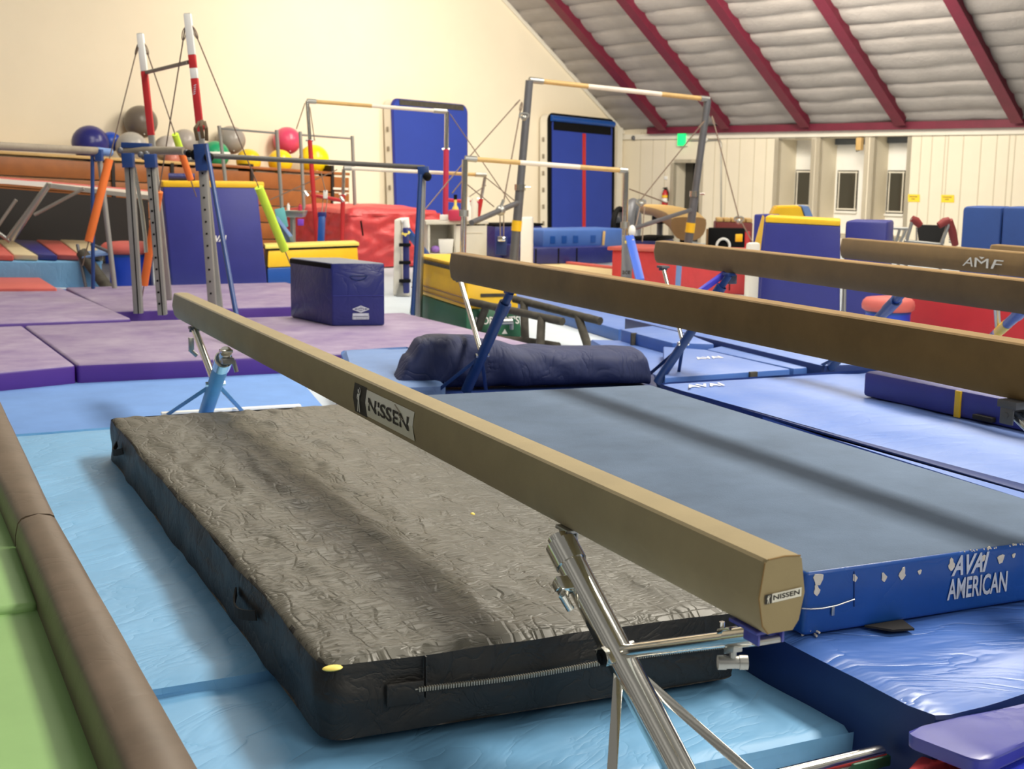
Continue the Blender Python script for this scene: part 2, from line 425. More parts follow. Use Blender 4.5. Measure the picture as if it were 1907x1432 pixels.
# right wall with a door recess and three deep window recesses
def s_at(x, y=330): return (PL(x, y, CN, NR) - CN).dot(ED)
def z_at(x, y): return PL(x, y, CN, NR).z
openings = []
ds0, ds1 = s_at(1254), s_at(1303)
openings.append((ds0, ds1, 0.0, z_at(1262, 303), 1268 + 8, 'door'))
for x0, x1, xi, yt in ((1447, 1508, 1481, 259), (1524, 1607, 1556, 256), (1625, 1686, 1652, 253)):
    openings.append((s_at(x0), s_at(x1), .35, z_at((x0 + x1) / 2, yt), xi, 'win'))
mb = MB(); S1 = 17.0
def wrect(s0, s1, z0, z1):
    mb.prism([CN + ED * s0 + UP * z0, CN + ED * s1 + UP * z0, CN + ED * s1 + UP * z1, CN + ED * s0 + UP * z1], -NR * .12)
s = 0.0
for (a, b_, z0, z1, xi, kd) in openings:
    wrect(s, a, 0, EAVE)
    if z0 > 0: wrect(a, b_, 0, z0)
    wrect(a, b_, z1, EAVE)
    s = b_
wrect(s, S1, 0, EAVE)
# recess linings
rec = []
for (a, b_, z0, z1, xi, kd) in openings:
    t = 0.0
    p = CN + ED * a
    t = ALONG(V3(p, 1.5), -NR, xi)
    t = max(.35, min(t, 1.6))
    rec.append(t)
    i, o_ = -NR * t, UP
    for q0, q1 in ((a, a - .1), (b_, b_ + .1)):
        mb.prism([CN + ED * q0 + UP * z0, CN + ED * q0 + UP * z1, CN + ED * q0 + UP * z1 + i, CN + ED * q0 + UP * z0 + i], ED * (q1 - q0))
    mb.prism([CN + ED * a + UP * z1, CN + ED * b_ + UP * z1, CN + ED * b_ + UP * z1 + i, CN + ED * a + UP * z1 + i], UP * .08)
    if z0 > 0: mb.prism([CN + ED * a + UP * z0, CN + ED * b_ + UP * z0, CN + ED * b_ + UP * z0 + i, CN + ED * a + UP * z0 + i], UP * -.08)
wr = struct('wall_right', mb, M['wallr'], smooth=0)
# back walls of the recesses carry the windows
k = 0
for (a, b_, z0, z1, xi, kd), t in zip(openings, rec):
    base = CN - NR * t
    if kd == 'door':
        mb = MB(); mb.prism([base + ED * (a - .1), base + ED * (b_ + .1), base + ED * (b_ + .1) + UP * z1, base + ED * (a - .1) + UP * z1], -NR * .06)
        d = struct('door_1', mb, M['doorm'], smooth=0)
        m2 = MB(); m2.tube([base + NR * .03 + ED * (a + .45) + UP * .95, base + NR * .03 + ED * (a + .6) + UP * .95], .02); obj('door_handle', m2, M['steel'], d)
        m2 = MB(); m2.box(base + NR * .012 + ED * (a + .28) + UP * 1.0, ED * .03, NR * .012, UP * .95); obj('door_edge', m2, M['black'], d)
        continue
    k += 1
    x0, x1 = [(1481, 1508), (1556, 1607), (1652, 1686)][k - 1]
    gl = [(1476, 1510), (1558, 1594), (1644, 1681)][k - 1]
    yt, yb = [(318, 384), (319, 391), (319, 396)][k - 1]
    def on(x, y): return PL(x, y, base, NR)
    g0, g1, g2, g3 = on(gl[0], yb), on(gl[1], yb), on(gl[1], yt), on(gl[0], yt)
    gs0, gs1, gz0, gz1 = (g0 - base).dot(ED), (g1 - base).dot(ED), (g0.z + g1.z) / 2, (g2.z + g3.z) / 2
    gs0 = max(gs0, a + .03); gs1 = min(gs1, b_ - .02)
    m2 = MB()
    for q in ((a - .1, gs0, z0 - .1, z1), (gs1, b_ + .1, z0 - .1, z1), (gs0, gs1, z0 - .1, gz0), (gs0, gs1, gz1, z1)):
        m2.prism([base + ED * q[0] + UP * q[2], base + ED * q[1] + UP * q[2], base + ED * q[1] + UP * q[3], base + ED * q[0] + UP * q[3]], -NR * .1)
    wn = struct('window_%d' % k, m2, M['white'], smooth=0)
    m2 = MB(); m2.prism([base + ED * (gs0 - .02) + UP * (gz0 - .02), base + ED * (gs1 + .02) + UP * (gz0 - .02), base + ED * (gs1 + .02) + UP * (gz1 + .02), base + ED * (gs0 - .02) + UP * (gz1 + .02)], -NR * .01)
    for v in m2.bm.verts: v.co += NR * .006
    obj('glass_pane', m2, M['glass'], wn, smooth=0)
    m2 = MB()
    for q in ((gs0 + .03), (gs1 - .03)): m2.bar(base + NR * .012 + ED * q + UP * gz0, base + NR * .012 + ED * q + UP * gz1, .02, .03)
    for z in (gz0 + .02, gz1 - .02): m2.bar(base + NR * .012 + ED * gs0 + UP * z, base + NR * .012 + ED * gs1 + UP * z, .03, .02)
    obj('window_frame', m2, M['whitepanel'], wn, smooth=0)
    m2 = MB(); m2.box(base + NR * .03 + ED * ((gs0 + gs1) / 2) + UP * (gz0 - .05), ED * ((gs1 - gs0) / 2 + .03), NR * .03, UP * .02, .004); obj('window_sill', m2, M['white'], wn)
    if k > 1:
        m2 = MB(); m2.box(base + NR * .06 + ED * ((a + b_) / 2) + UP * (z1 - .07), ED * ((b_ - a) / 2 - .01), NR * .05, UP * .06); obj('blind_box', m2, M['slategrey'], wn)
# panel seams on the right wall
mb = MB()
for x in (1192, 1330, 1352, 1376, 1403, 1425, 1712, 1732, 1756, 1762, 1790, 1823, 1852, 1875, 1886, 1215, 1238):
    s_ = s_at(x)
    if any(a - .06 < s_ < b_ + .06 for a, b_, *_ in openings): continue
    mb.box(CN + NR * .004 + ED * s_ + UP * (EAVE - .12) / 2, ED * .008, NR * .004, UP * (EAVE - .12) / 2)
struct('trim_7', mb, M['seam'], smooth=0)
mb = MB(); mb.box(CN + NR * .03 + ED * (S1 / 2) + UP * (EAVE - .22), ED * (S1 / 2), NR * .03, UP * .06)
struct('trim_8', mb, M['whitepanel'], smooth=0)
mb = MB(); mb.box(CN + NR * .12 + BK * .1 + ED * .0 + UP * (EAVE / 2), ED * .10, NR * .10, UP * (EAVE / 2))
struct('trim_9', mb, M['whitepanel'], smooth=0)

# quilted roof underside: sagging rows parallel to the eave
g0 = CN + UP * EAVE
mb = MB()
NS, NT, L_S, L_T = 110, 260, 20.0, 12.6
row = .45
grid = []
for j in range(NT + 1):
    t = L_T * j / NT
    ph = (t / row) % 1.0
    r_ = []
    for i in range(NS + 1):
        s_ = -.1 + L_S * i / NS
        sag = .055 * math.sin(math.pi * ph) ** .6 + .03 * ph
        wv = mnoise.noise(Vector((s_ * .9, math.floor(t / row) * 3.7, 1))) * .03 + mnoise.noise(Vector((s_ * 3, t * 3, 5))) * .015
        sway = .05 * math.sin(s_ * 2.9) * math.sin(math.pi * ph)
        r_.append(mb.bm.verts.new(g0 + ED * s_ + RUP * (t - .1 + sway) + RN * (sag + wv)))
    grid.append(r_)
for j in range(NT):
    for i in range(NS): mb.bm.faces.new((grid[j][i], grid[j][i + 1], grid[j + 1][i + 1], grid[j + 1][i]))
struct('ceiling', mb, M['insulation'], smooth=60)
# rafters and eave beam
for n_, s_ in enumerate((1.47, 3.26, 5.33, 7.55, 9.95, 12.6, 15.2)):
    mb = MB(); c0 = g0 + ED * s_ + RN * .13 + RUP * .22
    mb.bar(c0, c0 + RUP * 12.4, .2, .14, 0, side=RN)
    mb.bar(c0 - RN * -.11, c0 + RUP * 12.4 + RN * .11, .02, .24, 0, side=RN)
    struct('trim_%d' % (n_ + 10 if n_ > 4 else n_ + 1), mb, M['maroon'], smooth=0)
mb = MB(); mb.box(g0 + ED * (S1 / 2 + .9) + NR * .1 + UP * -.085, ED * (S1 / 2), NR * .09, UP * .075)
struct('trim_6', mb, M['maroon'], smooth=0)
# gable edge trim on the back wall
mb = MB(); mb.bar(CN + UP * (EAVE - .12) + NB * .03, CN + UP * (EAVE - .12) + NB * .03 + RUP * 12.4, .08, .05, 0, side=RN)
struct('trim_17', mb, M['whitepanel'], smooth=0)

# ------------------------------------------------------------------ near mats
def mat_thing(name, label, cat, top4, z0, z1, m, group=None, **k):
    mb = quad_slab(top4, z0, z1, **k)
    if isinstance(m, (list, tuple)): mb.topmat(1)
    return tag(obj(name, mb, m, org=(sum(p.x for p in top4) / 4, sum(p.y for p in top4) / 4, z0)), label, cat, group)
def ext(a, b, k): return a + (b - a) * k

# light blue floor mats
zl = .10
a_ = P(14, 768, zl); b_ = ext(P(205, 766, zl), P(600, 757, zl), 1.35)
c_ = P(495, 1247, zl); d0 = P(290, 1282, zl)
dirn = (c_ - d0).normalized(); dL = d0 - dirn * .75
mat_thing('floor_mat', 'creased light blue floor mat under the far half of the black crash mat', 'mat', [dL, dL + dirn * 2.75, b_, b_ - (dirn * 2.75).normalized() * ((b_ - a_).length + .35)], 0.0, zl, M['lightblue'], sub=40, amp=.007, freq=2.2, bevel=.03, seed=3, aniso=.5)
zn = .065
R_ = P(1657, 1345, zn); Rf = P(1412, 1183, zn)
wdn = (P(1650, 1345, zn) - P(1450, 1388, zn)).normalized()
bl = (Rf - R_).normalized()
Ln = R_ - wdn * 2.15
mat_thing('floor_mat', 'light blue floor mat under the chrome near legs of the front beam', 'mat', [Ln - bl * .02, R_, R_ + bl * 1.45, Ln + bl * 1.45], 0.0, zn, M['lightblue'], sub=44, amp=.008, freq=2.4, bevel=.03, seed=11, aniso=.45)

# black crash mat
zb = .30
Ab = P(602, 1243, zb); Ae = P(1330, 1143, zb); Al = P(202, 778, zb)
e1 = (Ae - Ab); e1 = e1.normalized() * 1.21; e2 = Al - Ab
mb = quad_slab([Ab, Ab + e1, Ab + e1 + e2, Al], zl + .002, zb, sub=84, amp=.010, freq=7.5, aniso=.42, bevel=.035, seed=2, puff=.012)
mb.topmat(1, .55, zb - .06)
cm = thing('crash_mat', 'wrinkled black vinyl crash mat lying under the front beam', 'mat', V3((Ab + Ab + e1 + e2) / 2, zl))
obj('mat_cover', mb, [M['blackside'], M['blackm']], cm)
u1, v1 = e1.normalized(), e2.normalized()
fn = Vector((u1.y, -u1.x, 0))         # out of the front side
if fn.dot(v1) > 0: fn = -fn
ln = Vector((-v1.y, v1.x, 0))
if ln.dot(u1) > 0: ln = -ln
mb = MB(); zz = zl + .115
pts = [V3(Ab + u1 * t, zz + .004 * math.sin(t * 9)) + fn * .022 for t in [.23 + i * .05 for i in range(22)]]
mb.tube(pts, .0035, 6)
for i in range(150):
    t = .24 + i * .007
    mb.box(V3(Ab + u1 * t, zz + .004 * math.sin(t * 9)) + fn * .026, u1 * .0015, fn * .005, UP * .0055)
obj('zip', mb, M['zip_'], cm)
mb = MB(); mb.box(V3(Ab + u1 * .205, zz - .005) + fn * .02, u1 * .05, fn * .005, UP * .03, .004); mb.box(V3(Ab + u1 * .26, zz + .03) + fn * .018, u1 * .002, fn * .006, UP * .055)
obj('zip_garage', mb, M['blackside'], cm)
mb = MB()
for (t0, t1) in ((.62, .86), (3.05, 3.22)):
    pts = [V3(Ab + v1 * (t0 + (t1 - t0) * q), zl + .135 - .02 * math.sin(q * math.pi)) + ln * (.012 + .03 * math.sin(q * math.pi)) for q in [i / 8 for i in range(9)]]
    for p, q in zip(pts, pts[1:]): mb.bar(p, q, .03, .005, side=UP)
    obj('carry_handle', mb, M['fabric'], cm); mb = MB()
mb.bm.free()
mb = MB(); mb.sphere((0, 0, 0), 1.0, 16, 8)
c = P(619, 1244, zb - .002)
for v in mb.bm.verts: v.co = c + u1 * (v.co.x * .026) + v1 * (v.co.y * .016 * (1 + .2 * v.co.x)) + UP * (v.co.z * .006)
obj('foam_tear', mb, M['paleyellow'], cm, label='yellow foam showing through a torn corner')
mb = MB(); c = P(880, 958, zb + .01); mb.sphere(c, .009, 10, 8, .8)
tag(obj('foam_crumb', mb, M['paleyellow']), 'tiny yellow foam crumb lying on the black crash mat', 'crumb')

# wrinkled blue mat on the right and the mat with printed side on it
zr = .22
q0 = P(1744, 1337, zr); q1 = P(1425, 1172, zr); bd_ = (q1 - q0).normalized()
wd_ = (P(1907, 1290, zr) - q0).normalized()
bigm = [q0, q0 + wd_ * 2.3, q0 + wd_ * 2.3 + bd_ * 3.9, q0 + bd_ * 3.9]
mb = quad_slab(bigm, 0.0, zr, sub=40, amp=.010, freq=1.9, bevel=.025, seed=21, aniso=2.2); mb.topmat(1, .6)
tag(obj('landing_mat', mb, [M['blueside'], M['blueblue']], org=V3((bigm[0] + bigm[2]) / 2, 0)), 'wrinkled glossy blue landing mat under the mat with the worn printed side', 'mat')

za = .42
A0 = P(1502, 1066, za); A1 = A0 + (P(1907, 1011, za) - A0).normalized() * 1.42
F1 = P(1212, 716, za); F0_ = P(832, 733, za)
fw = (F1 - F0_).normalized()
av = thing('landing_mat', 'slate topped blue mat with worn white lettering on its end', 'mat', V3((A0 + F1) / 2, zr))
_d = P(1907, 927, za) - F1; _u = (A1 - A0).normalized()
_det = _d.x * -_u.y + _d.y * _u.x
_k = ((A0 - F1).x * -_u.y + (A0 - F1).y * _u.x) / _det
A1 = F1 + _d * _k
quad = [A0, A1, F1, F1 - fw * 1.42]
mb = quad_slab(quad, zr + .012, za, bevel=.014, seg=3); mb.topmat(1, .75)
obj('mat_cover', mb, [M['avaiside'], M['avaitop']], av)
ua = (A1 - A0).normalized(); ua.z = 0; na = Vector((ua.y, -ua.x, 0))
def af(px, z, off=.004):    # a point on the front side at a pixel column
    t = ALONG(V3(A0, z), ua, px); return V3(A0 + ua * t, z) + na * off
H_ = za - zr
o1 = af(1762, zr + .055); wl = (af(1876, zr) - af(1766, zr)).length
obj('lettering', text_mesh('AMERICAN', o1, ua, UP, wl, .066, bold=.02), M['print_'], av, smooth=0)
o1 = af(1770, zr + .128); wl = (af(1838, zr) - af(1770, zr)).length
mb = text_mesh('AVAI', o1, ua, UP, wl, .062, shear=.3, bold=.03)
obj('logo', mb, M['print_'], av, smooth=0)
mb = MB()
for i in range(60):
    t = .55 + random.random() * .95; p = V3(A0 + ua * t, za - .004 + random.uniform(-.003, .004)) + na * -.004
    mb.sphere(p, random.uniform(.002, .0045), 6, 4)
obj('worn_edge', mb, M['worn'], av)['kind'] = 'stuff'
for px, z, r in ((1523, .395, .02), (1591, .385, .010), (1645, .375, .012), (1680, .378, .015), (1712, .375, .008), (1771, .385, .015), (1830, .39, .011), (1863, .38, .016), (1887, .385, .008), (1520, .365, .013)):
    p = af(px, z, .001); mb = MB(); n_ = 11; ph = random.random() * 6
    mb.prism([p + ua * (r * .75 * math.cos(t) * (1 + .35 * math.sin(3 * t + ph))) + UP * (r * 1.1 * math.sin(t) * (1 + .3 * math.cos(2 * t + ph))) for t in [2 * math.pi * q / n_ for q in range(n_)]], na * .002)
    obj('worn_patch', mb, M['worn'], av, smooth=0)
mb = MB()
pts = [af(px, z, .004) for px, z in ((1492, .318), (1508, .312), (1530, .309), (1556, .311), (1590, .322))]
mb.tube(pts, .0022, 6)
zp_ = obj('zip', mb, M['steel'], av)
mb = MB(); mb.box(af(1549, .298, .006), ua * .005, na * .002, UP * .014, .002); obj('zip_pull', mb, M['steel'], zp_)
mb = MB(); mb.tube([af(1590, z, .002) for z in (.405, .37, .33, .30)], .0014, 6); obj('side_seam', mb, M['blueside'], av)

mb = MB()
h0 = af(1610, zr + .012, 0); h1 = af(1680, zr + .012, 0)
mb.prism([h0, h1, h1 + na * .075 - ua * .02, h0 + na * .06 + ua * .05], UP * .006)
obj('carry_handle', mb, M['fabric'], av)
mb = MB(); c = P(1510, 1170, zr + .02)
for i in range(12): mb.tube([c, c + Vector((random.uniform(-.05, .03), random.uniform(-.05, .01), random.uniform(-.012, .012)))], .0035, 5)
obj('frayed_corner', mb, M['worn'], av)

# indigo folded mat, red mat and carpet in the near right corner
zi = .205
i0 = P(1680, 1361, zi); i1 = P(1830, 1420, zi); 
t4 = [i1, i1 + (P(1907, 1385, zi) - i1) * 4, i0 + (P(1907, 1310, zi) - i0) * 3.2, i0]
mat_thing('folding_mat', 'thin indigo mat overlapping the front of the wrinkled blue mat', 'mat', t4, zi - .035, zi, M['indigo'], bevel=.01, sub=20, amp=.004, freq=3, seed=5)
zc = .155
t4 = [P(1780, 1452, zc), P(2050, 1420, zc), P(2060, 1340, zc), P(1800, 1420, zc)]
t4 = [P(1700, 1480, zc), P(2100, 1360, zc), P(2070, 1330, zc), P(1790, 1428, zc)]
mat_thing('carpet_roll', 'bright royal blue carpeted edge in the near right corner', 'carpet', [P(1790, 1520, zc), P(2150, 1400, zc), P(2060, 1330, zc), P(1760, 1437, zc)], 0.0, zc, M['royal'], bevel=.03, seg=4)
zq = .10
mat_thing('floor_mat', 'corner of a red mat beside the royal blue carpet', 'mat', [P(1620, 1500, zq), P(1790, 1470, zq), P(1835, 1408, zq), P(1725, 1388, zq)], 0.0, zq, M['red'], bevel=.02)

# padded brown edge rolls and green mats at the left
zp = .27
def pad(pts_right, pts_left, label, seed):
    mb = MB(); rings = []
    for k_, (pr, pl_) in enumerate(zip(pts_right, pts_left)):
        pr, pl_ = V3(pr, 0), V3(pl_, 0); x = pr - pl_; wv = x.length; x.normalize()
        sec = [(-.012, .0), (-.022, .10), (-.018, .20), (-.008, .245), (.004, .260), (.02, .267), (wv * .5, .276), (wv - .02, .267), (wv - .004, .258), (wv, .235), (wv, .0)]
        rings.append([mb.bm.verts.new(pl_ + x * a + UP * (z + .004 * mnoise.noise(Vector((k_ * .7 + seed, a * 20, z * 9))))) for a, z in sec])
    for a, b in zip(rings, rings[1:]):
        for i in range(len(a) - 1): mb.bm.faces.new((a[i], a[i + 1], b[i + 1], b[i]))
        mb.bm.faces.new((a[-1], a[0], b[0], b[-1]))
    mb.bm.faces.new(rings[0]); mb.bm.faces.new(rings[-1][::-1])
    bmesh.ops.recalc_face_normals(mb.bm, faces=mb.bm.faces)
    return tag(obj('edge_pad', mb, M['brownpad'], smooth=50), label, 'pad', 'brown vinyl edge pads')
def samp(a, b, n): return [a + (b - a) * (i / n) for i in range(n + 1)]
r0, r1, r2 = P(-2, 742, .26), P(104, 961, .26), P(372, 1432, .26)
l0, l1, l2 = P(-62, 770, .26), P(37, 967, .26), P(236, 1432, .26)
pad(samp(r1 + (r1 - r0) * -.004, r0, 12), samp(l1 + (l1 - l0) * -.004, l0, 12), 'brown vinyl edge pad, the farther of the two along the green mats', 1)
pad(samp(r1 + (r2 - r1) * 1.25, r1 + (r2 - r1) * .006, 14), samp(l1 + (l2 - l1) * 1.25, l1 + (l2 - l1) * .006, 14), 'brown vinyl edge pad, the nearer of the two along the green mats', 8)
zg = .16
g1_, g0_ = P(72, 1122, zg), P(0, 915, zg)
gd = (g1_ - g0_).normalized(); gw = Vector((-gd.y, gd.x, 0)); gw = gw if gw.x < 0 else -gw
mat_thing('floor_mat', 'soft green mat beside the far brown pad', 'mat', [g1_ + gw * 1.3, g1_, g1_ - gd * 2.6, g1_ - gd * 2.6 + gw * 1.3], 0.0, zg, M['limegreen'], bevel=.02, group='green mats')
zg2 = .135
h1_ = P(212, 1432, zg2); h0_ = P(76, 1125, zg2); hd = (h1_ - h0_).normalized()
mat_thing('floor_mat', 'soft green mat beside the near brown pad', 'mat', [h0_ + hd * 1.6 + gw * 1.3, h0_ + hd * 1.6, h0_ + hd * .01, h0_ + hd * .01 + gw * 1.3], 0.0, zg2, M['limegreen'], bevel=.02, group='green mats')

# ------------------------------------------------------------------ balance beams
def beam_body(mb, a, b, w_=.1, h=.16, bulge=.012, endr=.03):
    d = (b - a); d.z = 0; L = d.length; d.normalize(); x = Vector((d.y, -d.x, 0))   # to the right of travel (across)
    sec = [(.006, 0), (w_ * .5, .003), (w_ - .006, 0), (w_, -.006), (w_ + bulge, -h * .5), (w_, -h + .02), (w_ - .015, -h), (.015, -h), (0, -h + .02), (-bulge, -h * .5), (0, -.006)]
    rings = []
    for t, k in ((0, .035), (.004, .008), (.012, 0), (L * .25, 0), (L * .5, 0), (L * .75, 0), (L - .03, 0), (L - .01, .04), (L, .14)):
        rings.append([mb.bm.verts.new(a + d * t + x * (w_ / 2 + (p - w_ / 2) * (1 - k)) + UP * (-h / 2 + (z + h / 2) * (1 - k * .6))) for p, z in sec])
    n = len(sec)
    for r, s in zip(rings, rings[1:]):
        for i in range(n): mb.bm.faces.new((r[i], r[(i + 1) % n], s[(i + 1) % n], s[i]))
    mb.bm.faces.new(rings[0]); mb.bm.faces.new(rings[-1][::-1])
    bmesh.ops.recalc_face_normals(mb.bm, faces=mb.bm.faces)
    return d, x
def tsleeve(p, q, r, m, name, parent, n=16):
    mb = MB(); mb.tube([p, q], r, n); return obj(name, mb, m, parent)

# --- beam 1, nearest
zt1 = .75
b1a, b1b = P(1425, 1043, zt1), P(322, 545, zt1)
bm1 = thing('balance_beam', 'nearest tan suede balance beam with sticker, raised over the black crash mat', 'balance beam', V3((b1a + b1b) / 2, 0))
mb = MB(); d1, x1 = beam_body(mb, b1a, b1b, .092, .158, .012)
obj('beam_body', mb, M['suede'], bm1, smooth=35)
mb = MB()
for t, k in ((.004, 1.0),):
    sec = [(.006, 0), (.046, .003), (.086, 0), (.092, -.006), (.104, -.079), (.092, -.138), (.077, -.158)]
    mb.tube([b1a - d1 * .001 + x1 * p + UP * z for p, z in sec[:3]], .0016, 5)
    mb.tube([b1a + x1 * p + UP * z for p, z in ((0, -.006), (-.011, -.079), (0, -.138), (.015, -.156))], .0016, 5)
obj('seam_piping', mb, M['suede_brown'], bm1)
# side sticker
def on_side(px, z, off=.0135):
    k = off if True else 0
    pl0 = b1a - x1 * off
    t = ALONG(V3(pl0, z), d1, px); return V3(pl0 + d1 * t, z), t
pA, tA = on_side(768, .67); pB, tB = on_side(680, .67); pC, tC = on_side(657, .67)
mb = MB(); up_ = UP
def side_pt(t, z):
    k = (zt1 - z) / .158
    bul = .012 * (1 - abs(k - .5) * 2) if k < .5 else .012 * (1 - abs(k - .5) * 2)
    return V3(b1a - x1 * (bul + .0015) + d1 * t, z)
def side_quad(mb, t0, t1, z0, z1, mi=0, off=0.0):
    n_ = 6
    g = [[mb.bm.verts.new(side_pt(t0 + (t1 - t0) * i / 8, z0 + (z1 - z0) * j / n_) - x1 * off) for i in range(9)] for j in range(n_ + 1)]
    for j in range(n_):
        for i in range(8):
            f = mb.bm.faces.new((g[j][i], g[j][i + 1], g[j + 1][i + 1], g[j + 1][i])); f.material_index = mi
zs0, zs1 = zt1 - .135, zt1 - .032
side_quad(mb, tB, tA, zs0 + .004, zs1)
ss_ = obj('side_sticker', mb, M['sticker'], bm1, smooth=0)
mb = MB(); side_quad(mb, tC, tB, zs0 - .002, zs1 + .006)
lp_ = obj('logo_panel', mb, M['ink'], bm1, smooth=0)
mb = MB(); figure(mb, side_pt((tB + tC) / 2, zs0 + .008) - x1 * .009, -d1, UP, .092)
obj('logo_figure', mb, M['sticker'], lp_, smooth=0)
LS = tB - tA
mb = text_mesh('NISSEN', Vector((0, 0, 0)), Vector((1, 0, 0)), Vector((0, 1, 0)), 1, 1, bold=.02)
for v in mb.bm.verts:
    v.co = side_pt(tB - LS * (.06 + .86 * v.co.x), zs0 + .030 + v.co.y * .05) - x1 * .0025
obj('side_lettering', mb, M['ink'], ss_, smooth=0)
mb = MB()
pts = [(.62, .098), (.70, .086), (.74, .080), (.72, .070), (.78, .064), (.82, .060)]
for (a, za_), (b, zb_) in zip(pts, pts[1:]):
    mb.tube([side_pt(tB - LS * a, zs0 + za_) - x1 * .001, side_pt(tB - LS * b, zs0 + zb_) - x1 * .001], .0022, 5)
obj('sticker_tear', mb, M['greybar'], ss_)
# end sticker
eo = b1a - d1 * .0025
def end_pt(a, z): return eo + x1 * a + UP * (z - zt1)
mb = MB(); mb.poly([end_pt(.018, .659), end_pt(.092, .664), end_pt(.092, .683), end_pt(.018, .678)]); es_ = obj('end_sticker', mb, M['sticker'], bm1, smooth=0)
mb = MB(); mb.poly([p - d1 * .0004 for p in (end_pt(.002, .658), end_pt(.019, .659), end_pt(.019, .679), end_pt(.002, .678))]); ep_ = obj('end_logo_panel', mb, M['ink'], bm1, smooth=0)
mb = MB(); figure(mb, end_pt(.010, .6595) - d1 * .001, x1, UP, .017); obj('end_logo_figure', mb, M['sticker'], ep_, smooth=0)
obj('end_lettering', text_mesh('NISSEN', end_pt(.022, .6645) - d1 * .001, (x1 + UP * .068).normalized(), UP, .065, .0105, bold=.02), M['ink'], es_, smooth=0)
# near chrome trestle
zb1 = zt1 - .16
T1 = P(1030, 985, zb1); Ft = P(1291, 1484, .09)
tdir = (Ft - T1).normalized(); Lt = (Ft - T1).length
def on_tube(py):
    lo, hi = 0.0, 1.0
    for _ in range(40):
        m_ = (lo + hi) / 2
        if proj(T1 + (Ft - T1) * m_)[1] < py: lo = m_
        else: hi = m_
    return T1 + (Ft - T1) * lo
j1 = on_tube(1215); r_t = .0265
rt = .5 * 55 / FPX * (on_tube(1100) - CAM).length
mb = MB(); mb.tube([on_tube(1028), Ft], rt, 20); obj('main_tube', mb, M['chrome'], bm1)
mb = MB(); mb.tube([on_tube(1000), on_tube(1030)], rt * .72, 16); mb.tube([on_tube(1012), on_tube(1050)], rt * 1.12, 20); obj('tube_collar', mb, M['chrome'], bm1)
mb = MB(); c = T1 + x1 * .046 - UP * .004
mb.box(c, d1 * .035, x1 * .022, UP * .005, .002)
for s_ in (-1, 1): mb.box(c + x1 * .018 * s_ - UP * .018, d1 * .016, x1 * .003, UP * .02, .002)
mb.tube([c - UP * .018 - x1 * .024, c - UP * .018 + x1 * .024], .007, 10); mb.tube([c - UP * .01, on_tube(1006)], .012, 12)
obj('hinge_bracket', mb, M['steel'], bm1)
side_t = (tdir.cross(x1)).normalized()
mb = MB(); c = on_tube(1085) - x1 * rt * 1.2
mb.box(c, tdir * .020, x1 * .024, side_t * .016, .003); mb.box(c - x1 * .027, tdir * .011, x1 * .003, side_t * .011, .001)
hb = P(1046, 1124, c.z - .03); 
mb.tube([c + tdir * .012, c + tdir * .03 - x1 * .012 - UP * .012], .006, 8); mb.tube([c + tdir * .028 - x1 * .022 - UP * .0, c + tdir * .032 + x1 * .0 - UP * .035], .011, 12)
obj('clamp_handle', mb, M['chrome'], bm1)
E1 = V3(b1a + d1 * .075 + x1 * .046, zb1 - .028)
mb = MB(); mb.tube([j1 - (E1 - j1).normalized() * .0, E1], rt * .46, 16); obj('strut', mb, M['chrome'], bm1)
mb = MB(); sd = (E1 - j1).normalized(); mb.tube([E1 - sd * .10, E1 - sd * .01], rt * .58, 16); mb.box(E1 - sd * .11 + UP * .02, sd * .022, x1 * .012, UP * .006, .002); mb.tube([E1 - sd * .13 + UP * .022, E1 - sd * .13 + UP * .04], .006, 8); obj('strut_sleeve', mb, M['chrome'], bm1)
mb = MB(); cj = j1 - x1 * rt * .8
mb.box(j1, tdir * .022, sd * .026, tdir.cross(sd).normalized() * rt * 1.2, .005); nn = tdir.cross(sd).normalized(); nn = nn if nn.dot(CAM - j1) > 0 else -nn
mb.tube([j1 + nn * rt * .9, j1 + nn * rt * 1.25], .026, 8); pj_ = obj('pivot_joint', mb, M['chrome'], bm1)
mb = MB(); mb.tube([j1 + nn * rt * 1.25, j1 + nn * rt * 1.32], .020, 8); mb.tube([j1 + nn * rt * 1.32, j1 + nn * rt * 1.45], .008, 8); obj('pivot_cap', mb, M['black'], pj_)
mb = MB(); mb.box(V3(E1, zb1 - .004), d1 * .05, x1 * .04, UP * .004, .002)
for s_ in (-1, 1): mb.box(E1 - d1 * .02 + x1 * .030 * s_ + UP * .008, d1 * .026, x1 * .003, UP * .013, .002)
eb_ = obj('end_bracket', mb, M['indigo'], bm1)
mb = MB(); mb.tube([E1 - d1 * .035 - x1 * .03, E1 - d1 * .035 + x1 * .03], .008, 10); obj('bracket_pin', mb, M['steel'], eb_)
hc = E1 - sd * .085 - UP * .055
mb = MB(); mb.tube([hc + UP * .05, hc], .008, 8); mb.box(hc + UP * .03, sd * .018, x1 * .012, UP * .008, .002); hd_ = (x1 * .8 + d1 * -.5).normalized()
mb.tube([hc - CR * .032, hc - CR * .014], .0155, 16); mb.tube([hc - CR * .014, hc + CR * .014], .0135, 16); mb.tube([hc + CR * .014, hc + CR * .032], .0155, 16)
obj('tension_knob', mb, M['steel'], bm1)
Rb = P(1640, 1402, .085)
bdv = (Rb - V3(Ft, .085)); Lb = V3(Ft, .085) - bdv
mb = MB(); mb.tube([Lb, Rb], .022, 18); bb_ = obj('base_bar', mb, M['chrome'], bm1)
